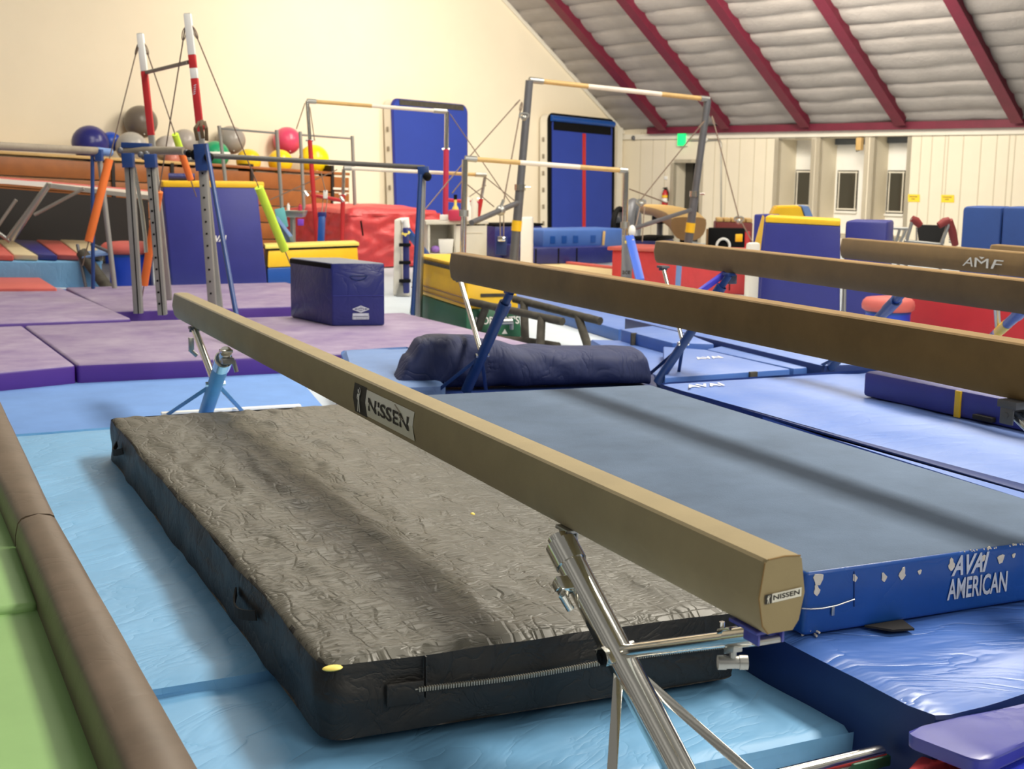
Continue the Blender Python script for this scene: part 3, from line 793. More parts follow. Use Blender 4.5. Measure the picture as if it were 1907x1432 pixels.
mb = MB(); u_ = (Rb - Lb).normalized(); mb.box(V3(Rb, .082) - u_ * .05 - UP * .008, u_ * .06, Vector((-u_.y, u_.x, 0)) * .028, UP * .014, .004); mb.box(V3(Lb, .082) + u_ * .05 - UP * .008, u_ * .06, Vector((-u_.y, u_.x, 0)) * .028, UP * .014, .004); obj('foot_pad', mb, M['green'], bb_)
for (ya, px, py) in ((1222, 1141, 1440), (1228, 1400, 1440)):
    p = on_tube(ya); 
    k_ = -1 if px < 1200 else 1
    q = V3(Ft, .095) + bdv * (.62 * k_)
    lo, hi = (-1.0, 1.0)
    # foot of the brace on the base bar, seen below the frame
    best = min([V3(Ft, .095) + bdv * (i / 40) for i in range(-40, 41)], key=lambda v: abs((proj(p)[0] + (proj(v)[0] - proj(p)[0]) * (py - proj(p)[1]) / (proj(v)[1] - proj(p)[1])) - px))
    mb = MB(); mb.bar(p, best, .024, .008, .001, side=(p - CAM).cross(best - p)); obj('side_brace', mb, M['chrome'], bm1)

def trestle(bt, x_, strut, main, braces, zf, mmain, mstrut, base=None, rm=.028, rs=.014, zund=.59, mbase=None, collar=True):
    """strut (px,py top, px,py bottom), main (px,py top, px,py foot): a tilted post with a thinner strut back up to the beam"""
    d_ = BD
    top = P(main[0], main[1], zund - .01); foot = P(main[2], main[3], zf)
    st = P(strut[0], strut[1], zund - .01)
    mb = MB(); mb.tube([top + (foot - top) * .10, foot], rm, 16); obj('main_post', mb, mmain, bt)
    mb = MB(); mb.tube([top, top + (foot - top) * .14], rm * .75, 12); mb.tube([top + (foot - top) * .10, top + (foot - top) * .2], rm * 1.15, 16); mb.box(top + UP * .004, x_ * .03, d_ * .03, UP * .008, .002)
    obj('post_collar', mb, mmain if collar == 'm' else mstrut, bt)
    # strut meets the post at the pixel row given
    lo, hi = 0., 1.
    for _ in range(40):
        m_ = (lo + hi) / 2
        if proj(top + (foot - top) * m_)[1] < strut[3]: lo = m_
        else: hi = m_
    J = top + (foot - top) * lo
    mb = MB(); mb.tube([st, J], rs, 12); obj('strut', mb, mstrut, bt)
    mb = MB(); mb.box(st + UP * .004, x_ * .03, d_ * .035, UP * .008, .002); mb.tube([st - x_ * .03 - UP * .012, st + x_ * .03 - UP * .012], .008, 8); obj('strut_bracket', mb, M['darksteel'], bt)
    mb = MB(); mb.tube([J - x_ * rm * 1.3, J + x_ * rm * 1.3], .014, 8); obj('pivot_joint', mb, M['chrome'], bt)
    for (xa, ya, xb_, yb_) in braces:
        lo, hi = 0., 1.
        for _ in range(40):
            m_ = (lo + hi) / 2
            if proj(top + (foot - top) * m_)[1] < ya: lo = m_
            else: hi = m_
        pa = top + (foot - top) * lo; pb = P(xb_, yb_, zf)
        mb = MB(); mb.bar(pa, pb, .022, .012, .002, side=(pa - CAM).cross(pb - pa)); obj('side_brace', mb, mmain, bt)
    if base:
        a, b = P(base[0], base[1], zf), P(base[2], base[3], zf)
        mb = MB(); mb.bar(a, b, .03, .045, .006, side=UP); obj('base_bar', mb, mbase or mmain, bt)
    return top, foot, J
zf1 = .045
top, foot, J = trestle(bm1, x1, (362, 612, 395, 715), (421, 655, 381, 775), [(0, 712, 312, 772), (0, 712, 452, 766)], zf1, M['palebluemetal'], M['chrome'], (300, 772, 560, 757), rm=.042, rs=.022, zund=zb1, mbase=M['white'])
mb = MB(); c = P(424, 672, zb1 - .06); mb.box(c, x1 * .03, d1 * .02, UP * .016, .003); mb.tube([c + x1 * .03, c + x1 * .045 - UP * .06], .012, 10); obj('clamp_handle', mb, M['steel'], bm1)
c = P(356, 640, zb1 - .05); mb = MB(); mb.box(c, x1 * .014, d1 * .014, UP * .035, .003); mb.tube([c - UP * .03 - x1 * .01, c - UP * .07 + x1 * .03], .012, 10); obj('clamp_handle', mb, M['steel'], bm1)
mb = MB(); ca, cb = P(408, 722, zf1 + .12), P(449, 765, zf1 + .01)
for i in range(14):
    c = ca + (cb - ca) * ((i + .5) / 14); a_x = (cb - ca).normalized(); s_ = x1 if i % 2 else UP
    mb.tube([c + a_x * (.018 * math.cos(t)) + s_ * (.008 * math.sin(t)) for t in [k_ * math.pi / 4 for k_ in range(9)]], .003, 5)
obj('safety_chain', mb, M['steel'], bm1)

# --- the beams behind it
def back_beam(label, far, near, zt, L, h=.155, w_=.1, m='suede_brown', zn=None):
    b = P(far[0], far[1], zt); a0 = P(near[0], near[1], zt); a = b + (a0 - b).normalized() * L
    t = thing('balance_beam', label, 'balance beam', V3((a + b) / 2, 0), None)
    mb = MB(); d_, x_ = beam_body(mb, a, b, w_, h, .012); obj('beam_body', mb, M[m], t, smooth=35)
    return t, a, b, d_, x_
zt2 = 1.0
bm2, a2, b2, d2, x2 = back_beam('second tan balance beam from the front, on a blue tilted far leg', (838, 470), (1907, 641), zt2, 5.3, h=.182)
ZF = .16
trestle(bm2, x2, (857, 520, 887, 662), (950, 545, 868, 728), [(0, 662, 812, 730), (0, 664, 905, 726)], ZF, M['bluemetal'], M['chrome'], rm=.034, rs=.017, zund=zt2 - .182, collar='m')
mb = MB(); c = P(939, 599, .62); mb.tube([c - x2 * .05, c + x2 * .05], .02, 12); mb.tube([c + x2 * .05, c + x2 * .05 - UP * .05], .012, 10); obj('clamp_handle', mb, M['steel'], bm2)
c = P(1890, 752, zt2 - .192); mb = MB(); mb.box(c, d2 * .04, x2 * .035, UP * .012, .002)
for s_ in (-1, 1): mb.box(c + x2 * .03 * s_ - UP * .03, d2 * .028, x2 * .003, UP * .034, .003)
mb.tube([c - UP * .035 - x2 * .036, c - UP * .035 + x2 * .036], .009, 10); obj('near_bracket', mb, M['darksteel'], bm2)
mb = MB(); mb.tube([c - UP * .035, V3(c - d2 * .32, .60)], .014, 12); obj('near_strut', mb, M['chrome'], bm2)
mb = MB(); f_ = V3(a2 + d2 * .1 + x2 * .05, .25); mb.tube([V3(c - d2 * .32, .60) + UP * .25 + d2 * .2, f_], .028, 14); mb.bar(f_ + x2 * .02, f_ + x2 * .6, .05, .05, .005); obj('near_post', mb, M['bluemetal'], bm2)

zt3 = 1.06
bm3, a3, b3, d3, x3 = back_beam('third tan balance beam from the front, dark sided, behind the second one', (1219, 448), (1907, 522), zt3, 5.3)
trestle(bm3, x3, (1235, 498, 1262, 640), (1358, 512, 1224, 712), [(0, 646, 1206, 700), (0, 640, 1262, 706)], ZF, M['bluemetal'], M['chrome'], rm=.030, rs=.014, zund=zt3 - .155, collar='m')
mb = MB(); mb.bar(P(1352, 508, zt3 - .16), P(1296, 548, .78), .035, .03, .004); obj('second_brace', mb, mat('violet_blue_metal', (58, 54, 170), .4), bm3)
c = P(1362, 520, zt3 - .2); mb = MB(); mb.box(c, d3 * .02, x3 * .03, UP * .03, .003); obj('clamp', mb, M['darksteel'], bm3)
zt4 = 1.06
bm4, a4, b4, d4, x4 = back_beam('fourth tan balance beam from the front, with three white letters on its side', (1566, 443), (1907, 471), zt4, 5.3)
mbp = b4 + (a4 - b4).normalized() * 0
trestle(bm4, x4, (1573, 508, 1568, 660), (1688, 540, 1535, 696), [(0, 660, 1503, 694)], ZF, M['bluemetal'], M['steel'], rm=.030, rs=.014, zund=zt4 - .155, collar='m')
# lettering on its left side
pl_ = b4 - x4 * .0145
ta = ALONG(V3(pl_, zt4 - .07), -d4, 1793); tb = ALONG(V3(pl_, zt4 - .07), -d4, 1869)
zz0 = zt4 - .116
ad = -d4
L4 = tb - ta
def s4(u, v): return V3(pl_ + ad * (ta + L4 * u), zz0 + v * .075)
obj('lettering', text_mesh('A', s4(0, 0), ad, UP, L4 * .26, .06, shear=.25), M['sticker'], bm4, smooth=0)
obj('lettering', text_mesh('M', s4(.30, -.02), ad, UP, L4 * .34, .062), M['sticker'], bm4, smooth=0)
obj('lettering', text_mesh('F', s4(.70, -.02), ad, UP, L4 * .30, .06, shear=.2), M['sticker'], bm4, smooth=0)
mb = MB(); mb.poly([s4(.40, .92), s4(.47, .70), s4(.54, .92)]); obj('logo', mb, M['sticker'], bm4, smooth=0)
zt5 = 1.06
b5 = P(1843, 455, zt5); a5 = b5 + (a4 - b4).normalized() * 5.2
bm5 = thing('balance_beam', 'fifth tan balance beam, its far end just showing at the right edge', 'balance beam', V3((a5 + b5) / 2, 0))
mb = MB(); d5, x5 = beam_body(mb, a5, b5, .1, .155, .012); obj('beam_body', mb, M['suede_brown'], bm5, smooth=35)
trestle(bm5, x5, (1852, 520, 1858, 618), (1925, 560, 1812, 660), [], ZF, M['bluemetal'], M['steel'], rm=.030, rs=.02, zund=zt5 - .155, collar='m')
pA_ = P(1925, 560, zt5 - .165); pB_ = P(1812, 660, ZF)
mb = MB(); mb.tube([pA_ + (pB_ - pA_) * .33, pA_ + (pB_ - pA_) * .48], .032, 14); obj('yellow_tape', mb, M['yellow'], bm5)

# --- mats around them
ZM = .16
M5z = .36
m0 = P(1222, 712, M5z); m1 = P(1604, 688, M5z)
md = (P(1907, 905, M5z) - m0).normalized(); mw = (m1 - m0).normalized()
m5 = [m0 + md * 2.85, m0 + md * 3.2 + mw * 2.6, m0 + mw * 2.6, m0]
mb = quad_slab(m5, .226, M5z, sub=30, amp=.006, freq=1.8, bevel=.02, seed=31, aniso=1.8); mb.topmat(1, .6)
tag(obj('landing_mat', mb, [M['blueside'], M['palemat']]), 'pale blue wrinkled landing mat to the right of the slate topped mat', 'mat')
g4 = [P(x, y, .40) for x, y in ((1907, 929), (1907, 911), (1533, 812), (1420, 776))]
sdv = (g4[0] - g4[3]).normalized()
mat_thing('folding_mat', 'narrow pale strip of mat beside the slate topped mat', 'mat', [g4[0] + sdv * .6, g4[1] + sdv * .6, g4[2], g4[3]], .226, .40, M['palemat'], bevel=.004)
g4 = [P(x, y, .375) for x, y in ((1907, 914), (1907, 896), (1533, 802), (1380, 760))]  # dark strip added in place of a gap that only lies in shade
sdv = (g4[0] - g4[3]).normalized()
mat_thing('folding_mat', 'dark strip standing in for the shaded gap between the pale strip and the pale landing mat', 'mat', [g4[0] + sdv * .6, g4[1] + sdv * .6, g4[2], g4[3]], .226, .375, M['blueside'], bevel=.004)
# upright navy mat with a yellow strip
n0 = P(1606, 739, M5z); n1 = P(1907, 806, M5z)
nd = (n1 - n0).normalized(); nw = Vector((-nd.y, nd.x, 0)); nw = nw if nw.x > 0 else -nw
nt = thing('folded_mat', 'navy folded mat with one yellow strip, lying on the pale blue landing mat', 'mat', V3(n0 + nd * 1.0, M5z))
zn_ = HZ(n0, 691)
mb = block3(n0 + nd * 2.4, n0, n0 + nd * 2.4 + nw * .42, M5z + .004, zn_, .02); obj('mat_body', mb, M['navyblue'], nt)
ty = ALONG(n0, nd, 1783)
mb = MB(); mb.box(V3(n0 + nd * ty, (M5z + zn_) / 2) - nw * .004, nd * .018, nw * .006, UP * (zn_ - M5z) * .47, .002); obj('yellow_strip', mb, M['yellow'], nt)
mb = MB(); th = ALONG(n0, nd, 1835); mb.box(V3(n0 + nd * th, M5z + .03) - nw * .012, nd * .06, nw * .015, UP * .012, .004); obj('carry_handle', mb, M['fabric'], nt)
# panels beyond the pale landing mat
def panel(label, tl4, z, zl, seed=0, side='paleside', velcro=(), name='panel_mat', top='palemat'):
    cx = sum(p.x for p in tl4) / 4; cy = sum(p.y for p in tl4) / 4
    t = thing(name, label, 'mat', (cx, cy, zl))
    mb = quad_slab(tl4, zl, z, bevel=.012, seg=2); mb.topmat(1, .7); obj('mat_body', mb, [M[side], M[top]], t)
    for (px, py, ed) in velcro:
        p = P(px, py, z)
        mb = MB(); mb.box(V3(p, (z + zl) / 2) - BD * .004, WD * .03, BD * .012, UP * (z - zl) * .5, .002); obj('hook_patch', mb, M['foam'], t)
    return t
zpz = .24
def par(a, b, c): return [a, b, b + c - a, c]
panel('pale blue panel mat with a dark patch, in front of the navy edged mat', [P(1238, 703, .22), P(1472, 687, .22), P(1314, 651, .22), P(1235, 645, .22)], .22, .16, velcro=((1402, 692, 0),))
panel('narrow pale panel mat right of the one with the dark patch', [P(1478, 686, .21), P(1640, 675, .21), P(1400, 632, .21), P(1316, 650, .21)], .21, .15)
panel('small blue panel mat with a black strap, left of the third beam leg', [P(1252, 638, .24), P(1330, 640, .24), P(1236, 604, .24), P(1156, 613, .24)], .24, .12, velcro=((1181, 620, 0),))
panel('large dark edged blue mat under the second beam', [P(1530, 680, .25), P(1900, 670, .25), P(1500, 590, .25), P(1163, 592, .25)], .25, .14, side='blueside')
panel('blue mat reaching from the foam wrapped low bars to the black strap mat', [P(1152, 613, .12), P(1240, 604, .12), P(1000, 545, .12), P(930, 548, .12)], .12, .0)
panel('wide flat blue mat on the floor behind the navy hump', [P(1235, 706, .14), P(1560, 680, .14), P(1330, 640, .14), P(1100, 632, .14)], .14, .0)
# worn prints on two of them
def floor_print(txt, px, py, z, wd_, ht_):
    o = P(px, py, z + .003); return text_mesh(txt, o, WD, BD, wd_, ht_, shear=.3, bold=.02)
tag(obj('floor_print', floor_print('AVAI', 1283, 722, M5z + .006, .26, .09), M['white'], smooth=0), 'faded white letters on the pale blue landing mat', 'lettering')
tag(obj('floor_print', floor_print('AVAI', 1300, 669, .222, .24, .10), M['white'], smooth=0), 'faded white letters on the panel mat with the dark patch', 'lettering')

# floor carpet strip, dusty purple mats
zfl = .03
c0 = P(-60, 735, zfl); c1 = P(531, 703, zfl); c2 = P(616, 760, zfl)
t4 = [P(-60, 780, zfl), c2, c1, c0]
mat_thing('carpet_strip', 'blue ridged carpet strip in front of the purple mats', 'carpet', [P(-80, 840, zfl), P(640, 800, zfl), P(545, 690, zfl), P(-100, 720, zfl)], 0.0, zfl, M['floor'], bevel=.008)
zpu = .165
k0 = P(143, 678, zpu); k1 = P(42, 604, zpu); k2 = P(753, 582, zpu)
lowR = [k0, k0 + (k2 - k1), k2, k1]
pu = 'purple mats'
def pmat(label, t4, z, seed):
    mb = quad_slab(t4, 0.0 if z < .2 else .0, z, bevel=.025, seg=3); mb.topmat(1, .6)
    return tag(obj('gym_mat', mb, [M['purpletop'] if 0 else M['purpleside'], M['purpletop']]), label, 'mat', 'dusty purple mats')
pmat('big dusty purple mat under the navy vault block', lowR, zpu, 1)
e_ = (k1 - k0); w_l = (P(0, 691, zpu) - P(142, 678, zpu)).normalized()
pmat('dusty purple mat at the left edge, front row', [k0 + w_l * 2.0, k0 + w_l * .012, k1 + w_l * .012, k1 + w_l * 2.0], zpu, 2)
zpu2 = .20
u0 = P(244, 592, zpu2); u1 = P(115, 536, zpu2)
wl2 = (P(0, 601, zpu2) - u0).normalized()
pmat('dusty purple mat at the left edge, back row', [u0 + wl2 * 3.0, u0, u1, u1 + wl2 * 3.0], zpu2, 3)
v0 = P(208, 579, .178); v1 = P(537, 569, .178)
pmat('dusty purple mat in the back row behind the grey drilled posts', [v0 + (v0 - v1) * .0, v0 + (v1 - v0) * 1.5, P(122, 535, .178) + (v1 - v0) * 1.5, P(122, 535, .178)], .178, 4)

# ------------------------------------------------------------------ navy folded cover and slate pad
def lump(label):
    zf = .14
    L0, L1 = P(733, 727, zf), P(1207, 716, zf)
    ax = (L1 - L0).normalized(); wid = (L1 - L0).length; dp = Vector((-ax.y, ax.x, 0))
    mb = MB(); rings = []; NU, NV = 90, 40
    def hgt(u):
        # silhouette height along the length
        pts = [(0, .03), (.02, .10), (.06, .22), (.11, .345), (.15, .365), (.30, .355), (.38, .315), (.50, .275), (.7, .255), (.88, .25), (.97, .245), (.994, .2), (1, .12)]
        for (a, ha), (b, hb) in zip(pts, pts[1:]):
            if a <= u <= b:
                t = (u - a) / (b - a); t = t * t * (3 - 2 * t); return ha + (hb - ha) * t
        return .05
    for i in range(NU + 1):
        u = i / NU; h = hgt(u) * .93; depth = .42 * (1 if u > .05 else .6 + 8 * u) * (1 - .35 * max(0, (u - .985) / .015))
        ring = []
        for j in range(NV):
            t = 2 * math.pi * j / NV
            cx, cz = math.cos(t), math.sin(t)
            ex = .55
            px = math.copysign(abs(cx) ** ex, cx) * depth / 2 + depth / 2
            pz = (math.copysign(abs(cz) ** (ex + .15), cz) * .5 + .5) * h
            wr = mnoise.noise(Vector((u * 9 + pz * 7, px * 5, 2))) * .012 + (.010 * math.sin((u * 26 + pz * 16 + 2 * mnoise.noise(Vector((u * 5, pz * 5, 7))))) * math.exp(-((u - .42) / .18) ** 2))
            nrm = (dp * cx + UP * cz)
            q = L0 + ax * (u * wid) + dp * (px - .06) + UP * (pz)
            if pz > .01: q += nrm * wr
            q.z = max(q.z, zf + .002)
            ring.append(mb.bm.verts.new(q))
        rings.append(ring)
    for a, b in zip(rings, rings[1:]):
        for j in range(NV): mb.bm.faces.new((a[j], a[(j + 1) % NV], b[(j + 1) % NV], b[j]))
    mb.bm.faces.new(rings[0][::-1]); mb.bm.faces.new(rings[-1])
    bmesh.ops.recalc_face_normals(mb.bm, faces=mb.bm.faces)
    return tag(obj('crash_mat', mb, M['navycloth'], smooth=70), label, 'mat')
mat_thing('floor_mat', 'dark blue sheet standing in for the shadow under the navy hump', 'mat', [P(600, 800, .13), P(1226, 724, .13), P(1216, 690, .13), P(640, 722, .13)], 0.0, .13, M['blueside'], bevel=.01)  # dark sheet added where the floor lies in shadow
lump('dark navy cloth covered mat folded into a hump behind the nearest beam')
zs = .21
mat_thing('crash_mat', 'flat slate blue covered pad showing left of the navy hump', 'mat', [P(655, 722, zs), P(830, 716, zs), P(812, 640, zs), P(634, 650, zs)], 0.0, zs, M['slate'], bevel=.05, sub=18, amp=.006, seed=9)

# ------------------------------------------------------------------ navy vault block on the purple mat
zv = zpu + .002
A, B, C = P(619, 607, zv), P(717, 606, zv), P(541, 590, zv)
vb = thing('vault_block', 'navy blue vinyl block with grey top standing on the purple mat', 'block', V3((B + C) / 2, zv))
ztv = HZ(A, 490)
mb = block3(A, B, C, zv, ztv, .015); mb.topmat(1, .8); obj('block_body', mb, [M['navyvinyl'], mat('grey_block_top', (128, 132, 142), .6, var=.1)], vb)
ux = (B - A).normalized(); ux.z = 0; nf = Vector((ux.y, -ux.x, 0)); wB = (B - A).length
lx = Vector((C.x - A.x, C.y - A.y, 0)).normalized(); nl = Vector((-lx.y, lx.x, 0)); nl = nl if nl.dot(ux) < 0 else -nl
mb = MB(); mb.box(V3((A + C) / 2, ztv - .03) + nl * .003, lx * ((C - A).length / 2 - .015), nl * .004, UP * .02, .002); obj('dark_binding', mb, M['black'], vb)
Hv = ztv - zv
def vf(u, z, off=.004): return V3(A + ux * (wB * u), zv + Hv * z) + nf * off
mb = MB(); mb.tube([vf(u, .48, .003) for u in (.02, .5, .97)], .004, 6); obj('seam', mb, M['navyblue'], vb)
mb = MB(); n_ = 20
for i in range(n_):
    a0_, a1_ = math.pi * i / n_, math.pi * (i + 1) / n_
    mb.tube([vf(.5 - .16 * math.cos(a0_), .80 - .07 * math.sin(a0_)), vf(.5 - .16 * math.cos(a1_), .80 - .07 * math.sin(a1_))], .004, 5)
mb.tube([vf(.34, .80), vf(.66, .80)], .004, 5); obj('hand_pocket', mb, M['blueside'], vb)
mb = MB(); cu_, cz_ = .54, .265
out = [vf(cu_ + a * .155, cz_ + b * .052, .005) for a, b in ((-1, 0), (-.4, .55), (0, 1), (.4, .55), (1, 0), (.4, -.55), (0, -1), (-.4, -.55))]
for p, q in zip(out, out[1:] + out[:1]): mb.tube([p, q], .0045, 5)
out = [vf(cu_ + .075 * math.cos(t), cz_ + .03 * math.sin(t), .005) for t in [k_ * math.pi / 8 for k_ in range(17)]]
mb.tube(out, .004, 5); mb.poly([vf(cu_ - .05, cz_ - .008, .007), vf(cu_ + .05, cz_ - .008, .007), vf(cu_ + .05, cz_ + .01, .007), vf(cu_ - .05, cz_ + .01, .007)])
obj('logo', mb, M['print_'], vb)
mb = MB(); mb.poly([vf(.385, .155), vf(.69, .155), vf(.69, .20), vf(.385, .20)]); 
for p, q in (((.385, .105), (.69, .105)), ((.69, .105), (.69, .155)), ((.385, .105), (.385, .155))): mb.tube([vf(*p), vf(*q)], .003, 5)
lb_ = obj('label_plate', mb, M['print_'], vb)
mb = MB()
for i in range(9): mb.box(vf(.41 + .032 * i, .13, .006), ux * .006, nf * .0008, UP * .009)
obj('label_print', mb, M['print_'], lb_)

# ------------------------------------------------------------------ tall blue block with yellow top rail
def PX(x, Y, z):   # point at pixel column x, forward distance Y, height z
    p = D(x, 500, Y); 
    for _ in range(5):
        px = proj(V3(p, z))[0]; p = p + Vector(((x - px) / FPX * Y, 0, 0))
    return V3(p, z)
Yb = 15.9
A, B = PX(322, Yb, 0), PX(500, Yb + .25, 0); C = PX(304, Yb + .9, 0)
zt = HZ(A, 345); zt_r = HZ(B, 352)
ab = thing('trapezoid_block', 'tall dark blue padded block with yellow top rail and small white letters', 'block', V3((A + B) / 2, 0))
At, Bt = D(303, 346, Yb), D(479, 352, Yb + .25)
Ct = D(284, 338, Yb + .9); 
lo = [A, B, B + (C - A), C]; hi = [At, Bt, Bt + (Ct - At), Ct]
hi = [V3(p, (At.z + Bt.z) / 2) for p in hi]
mb = MB(); mb.box8(lo + hi, .02); obj('block_body', mb, M['navyblue'], ab)
mb = MB(); zz = hi[0].z
mb.box8([hi[0] - UP * .004, hi[1] + (hi[1] - hi[0]).normalized() * .09 - UP * .004, hi[2] + (hi[1] - hi[0]).normalized() * .09 - UP * .004, hi[3] - UP * .004] + [p + UP * .075 for p in (hi[0], hi[1] + (hi[1] - hi[0]).normalized() * .09, hi[2] + (hi[1] - hi[0]).normalized() * .09, hi[3])], .02)
obj('top_rail', mb, M['yellow'], ab)
ux = (B - A).normalized(); nf = Vector((ux.y, -ux.x, 0))
dn = (hi[0] - lo[0])
def abf(px, py): 
    n_ = (lo[1] - lo[0]).cross(hi[0] - lo[0]).normalized()
    p = PL(px, py, lo[0], n_); return p + (CAM - p).normalized() * .012
o = abf(389, 451); xr = abf(423, 450); up1 = abf(388, 439)
mb = text_mesh('AVAI', Vector((0, 0, 0)), Vector((1, 0, 0)), Vector((0, 1, 0)), 1, 1, shear=.3, bold=.03)
for v in mb.bm.verts: v.co = o + (xr - o) * v.co.x + (up1 - o) * v.co.y
obj('lettering', mb, M['white'], ab, smooth=0)
# things resting on it
p = V3(hi[0] + (hi[1] - hi[0]) * .21 + (hi[3] - hi[0]) * .5, zz + .076)
mb = MB(); mb.tube([p - ux * .10 + UP * .045, p + ux * .22 + UP * .045], .045, 14); tag(obj('foam_roller', mb, M['navyvinyl']), 'small navy roll lying on the tall blue block beside the orange foam tube', 'roll')

# small yellow and blue trapezoid box behind the vault block
Yq = 16.2
A, B, C = PX(499, Yq, 0), PX(668, Yq + 1.0, 0), PX(492, Yq + .5, 0)
zt = HZ(A, 462); zm = HZ(A, 499)
tb = thing('trapezoid_block', 'low yellow and blue vault box half hidden behind the navy block', 'block', V3((A + B) / 2, 0))
obj('lower_section', block3(A, B, C, 0, zm, .02), M['avaiside'], tb)
obj('upper_section', block3(A, B, C, zm + .001, zt - .03, .02, .02), M['yellow'], tb)
mb = block3(A - (B - A) * .02, B + (B - A) * .01, C, zt - .012, zt + .035, .01); obj('top_pad', mb, M['paleyellow'], tb)
obj('painted_shadow_line', block3(A, B, C, zt - .03, zt - .012, 0), M['black'], tb)  # solid black layer painting the shadow line under the top pad

# yellow and green vault box
A, B, C = P(868, 630, .0), P(972, 628, .0), P(762, 588, .0)
zt = HZ(A, 500) ; zm = HZ(A, 577)
gb = thing('trapezoid_block', 'yellow and dark green vault box behind the foam wrapped low bars', 'block', V3((B + C) / 2, 0))
obj('lower_section', block3(A, B, C, 0.004, zm, .012, .05), M['green'], gb)
cen = (B + C) / 2
sh = lambda p, k: p + (V3(cen, 0) - V3(p, 0)) * k
obj('upper_section', block3(sh(A, .05), sh(B, .05), sh(C, .05), zm + .001, zt - .02, .02, .10), M['yellow'], gb)
obj('top_pad', block3(sh(A, .12), sh(B, .12), sh(C, .12), zt - .02, zt + .02, .015), M['yellow'], gb)
lx = V3(C - A, 0).normalized(); nl = Vector((-lx.y, lx.x, 0)); nl = nl if nl.x < 0 else -nl
ux = V3(B - A, 0).normalized(); nf = Vector((ux.y, -ux.x, 0))
mb = MB(); A2, C2, B2 = sh(A, .135), sh(C, .135), sh(B, .135)
mb.bar(V3(A2, zt - .035) + nl * .02, V3(C2, zt - .035) + nl * .02, .035, .012, side=UP); obj('dark_binding', mb, M['foam'], gb)
mb = MB()
for f_ in (.12, .26): 
    k_ = .05 + .1 * f_
    mb.tube([V3(sh(A, k_), zm + (zt - zm) * f_) + nl * .006, V3(sh(C, k_), zm + (zt - zm) * f_) + nl * .006], .008, 6)
obj('fold_seams', mb, M['brown'], gb)
mb = MB(); pz = zm + (zt - zm) * .33; mb.bar(V3(A2 + (B2 - A2) * .28, pz) + nf * .06, V3(B2, pz + .0) + nf * .06 - ux * .05, .03, .01, side=UP); obj('carry_strap', mb, M['foam'], gb)
n_ = None
o = V3(sh(A, .03) + ux * .09, zm * .47) + nf * .012
obj('lettering', text_mesh("NORBERT'S", o, ux, (UP - nf * .12).normalized(), (B - A).length * .78, zm * .28, bold=.02), M['white'], gb, smooth=0)
mb = MB(); o2 = V3(sh(A, .02) + ux * (B - A).length * .62, zm * .08) + nf * .014; mb.poly([o2, o2 + ux * .07, o2 + ux * .035 + UP * .06]); obj('logo', mb, M['white'], gb, smooth=0)

# ------------------------------------------------------------------ foam wrapped low bars
lb = thing('parallette_bars', 'pair of low bars wrapped in dark foam beside the yellow and green box', 'bars', P(1000, 640, 0))
Yl = 11.6
def foot(x, y): return P(x, y, .03)
def railpt(x, y, Y): return D(x, y, Y)
leg = [((905, 572), (887, 619)), ((975, 592), (976, 632)), ((1010, 600), (1006, 642)), ((1077, 597), (1095, 645))]
f1 = [foot(887, 622), foot(978, 634), foot(1006, 644), foot(1096, 648)]
r1a, r1b = D(876, 562, f1[0].y), D(1048, 599, f1[2].y)
r2a, r2b = D(958, 557, f1[1].y + .35), D(1118, 598, f1[3].y)
for a, b in ((r1a, r1b), (r2a, r2b)):
    mb = MB(); n_ = 22
    mb.tube([a + (b - a) * (i / n_) for i in range(n_ + 1)], [.036 + .004 * mnoise.noise(Vector((i * 1.3, a.x, 0))) for i in range(n_ + 1)], 14); obj('rail', mb, M['foam'], lb)
def onr(a, b, x):
    t = 0.0; best = min([a + (b - a) * (i / 60) for i in range(61)], key=lambda v: abs(proj(v)[0] - x)); return best
for (tp, ft_), fp, r in zip(leg, f1, ((r1a, r1b), (r2a, r2b), (r1a, r1b), (r2a, r2b))):
    t_ = onr(r[0], r[1], tp[0]); mb = MB(); mb.tube([t_, (t_ + fp) / 2, fp], [.036, .038, .038], 12); obj('leg', mb, M['foam'], lb)
mb = MB(); mb.tube([foot(930, 632), f1[1], foot(1040, 644)], .032, 12); obj('base_rail', mb, M['foam'], lb)
mb = MB(); mb.tube([f1[0], foot(935, 630)], .03, 12); obj('base_rail', mb, M['foam'], lb)

# ------------------------------------------------------------------ bleachers with balls
BW = lambda x, y, off=0.0: PL(x, y, CN + NB * off, NB)     # point on a plane parallel to the back wall
bt = thing('bleachers', 'folded wooden bleachers along the cream back wall', 'bleachers', V3(BW(330, 330, .8), 0))
dep = 1.1
e0 = BW(652, 322, dep); e1_ = BW(-60, 265, dep)
def sl(z0a, z0b, off0, off1, m, name, x0=652, x1=-60):
    pass
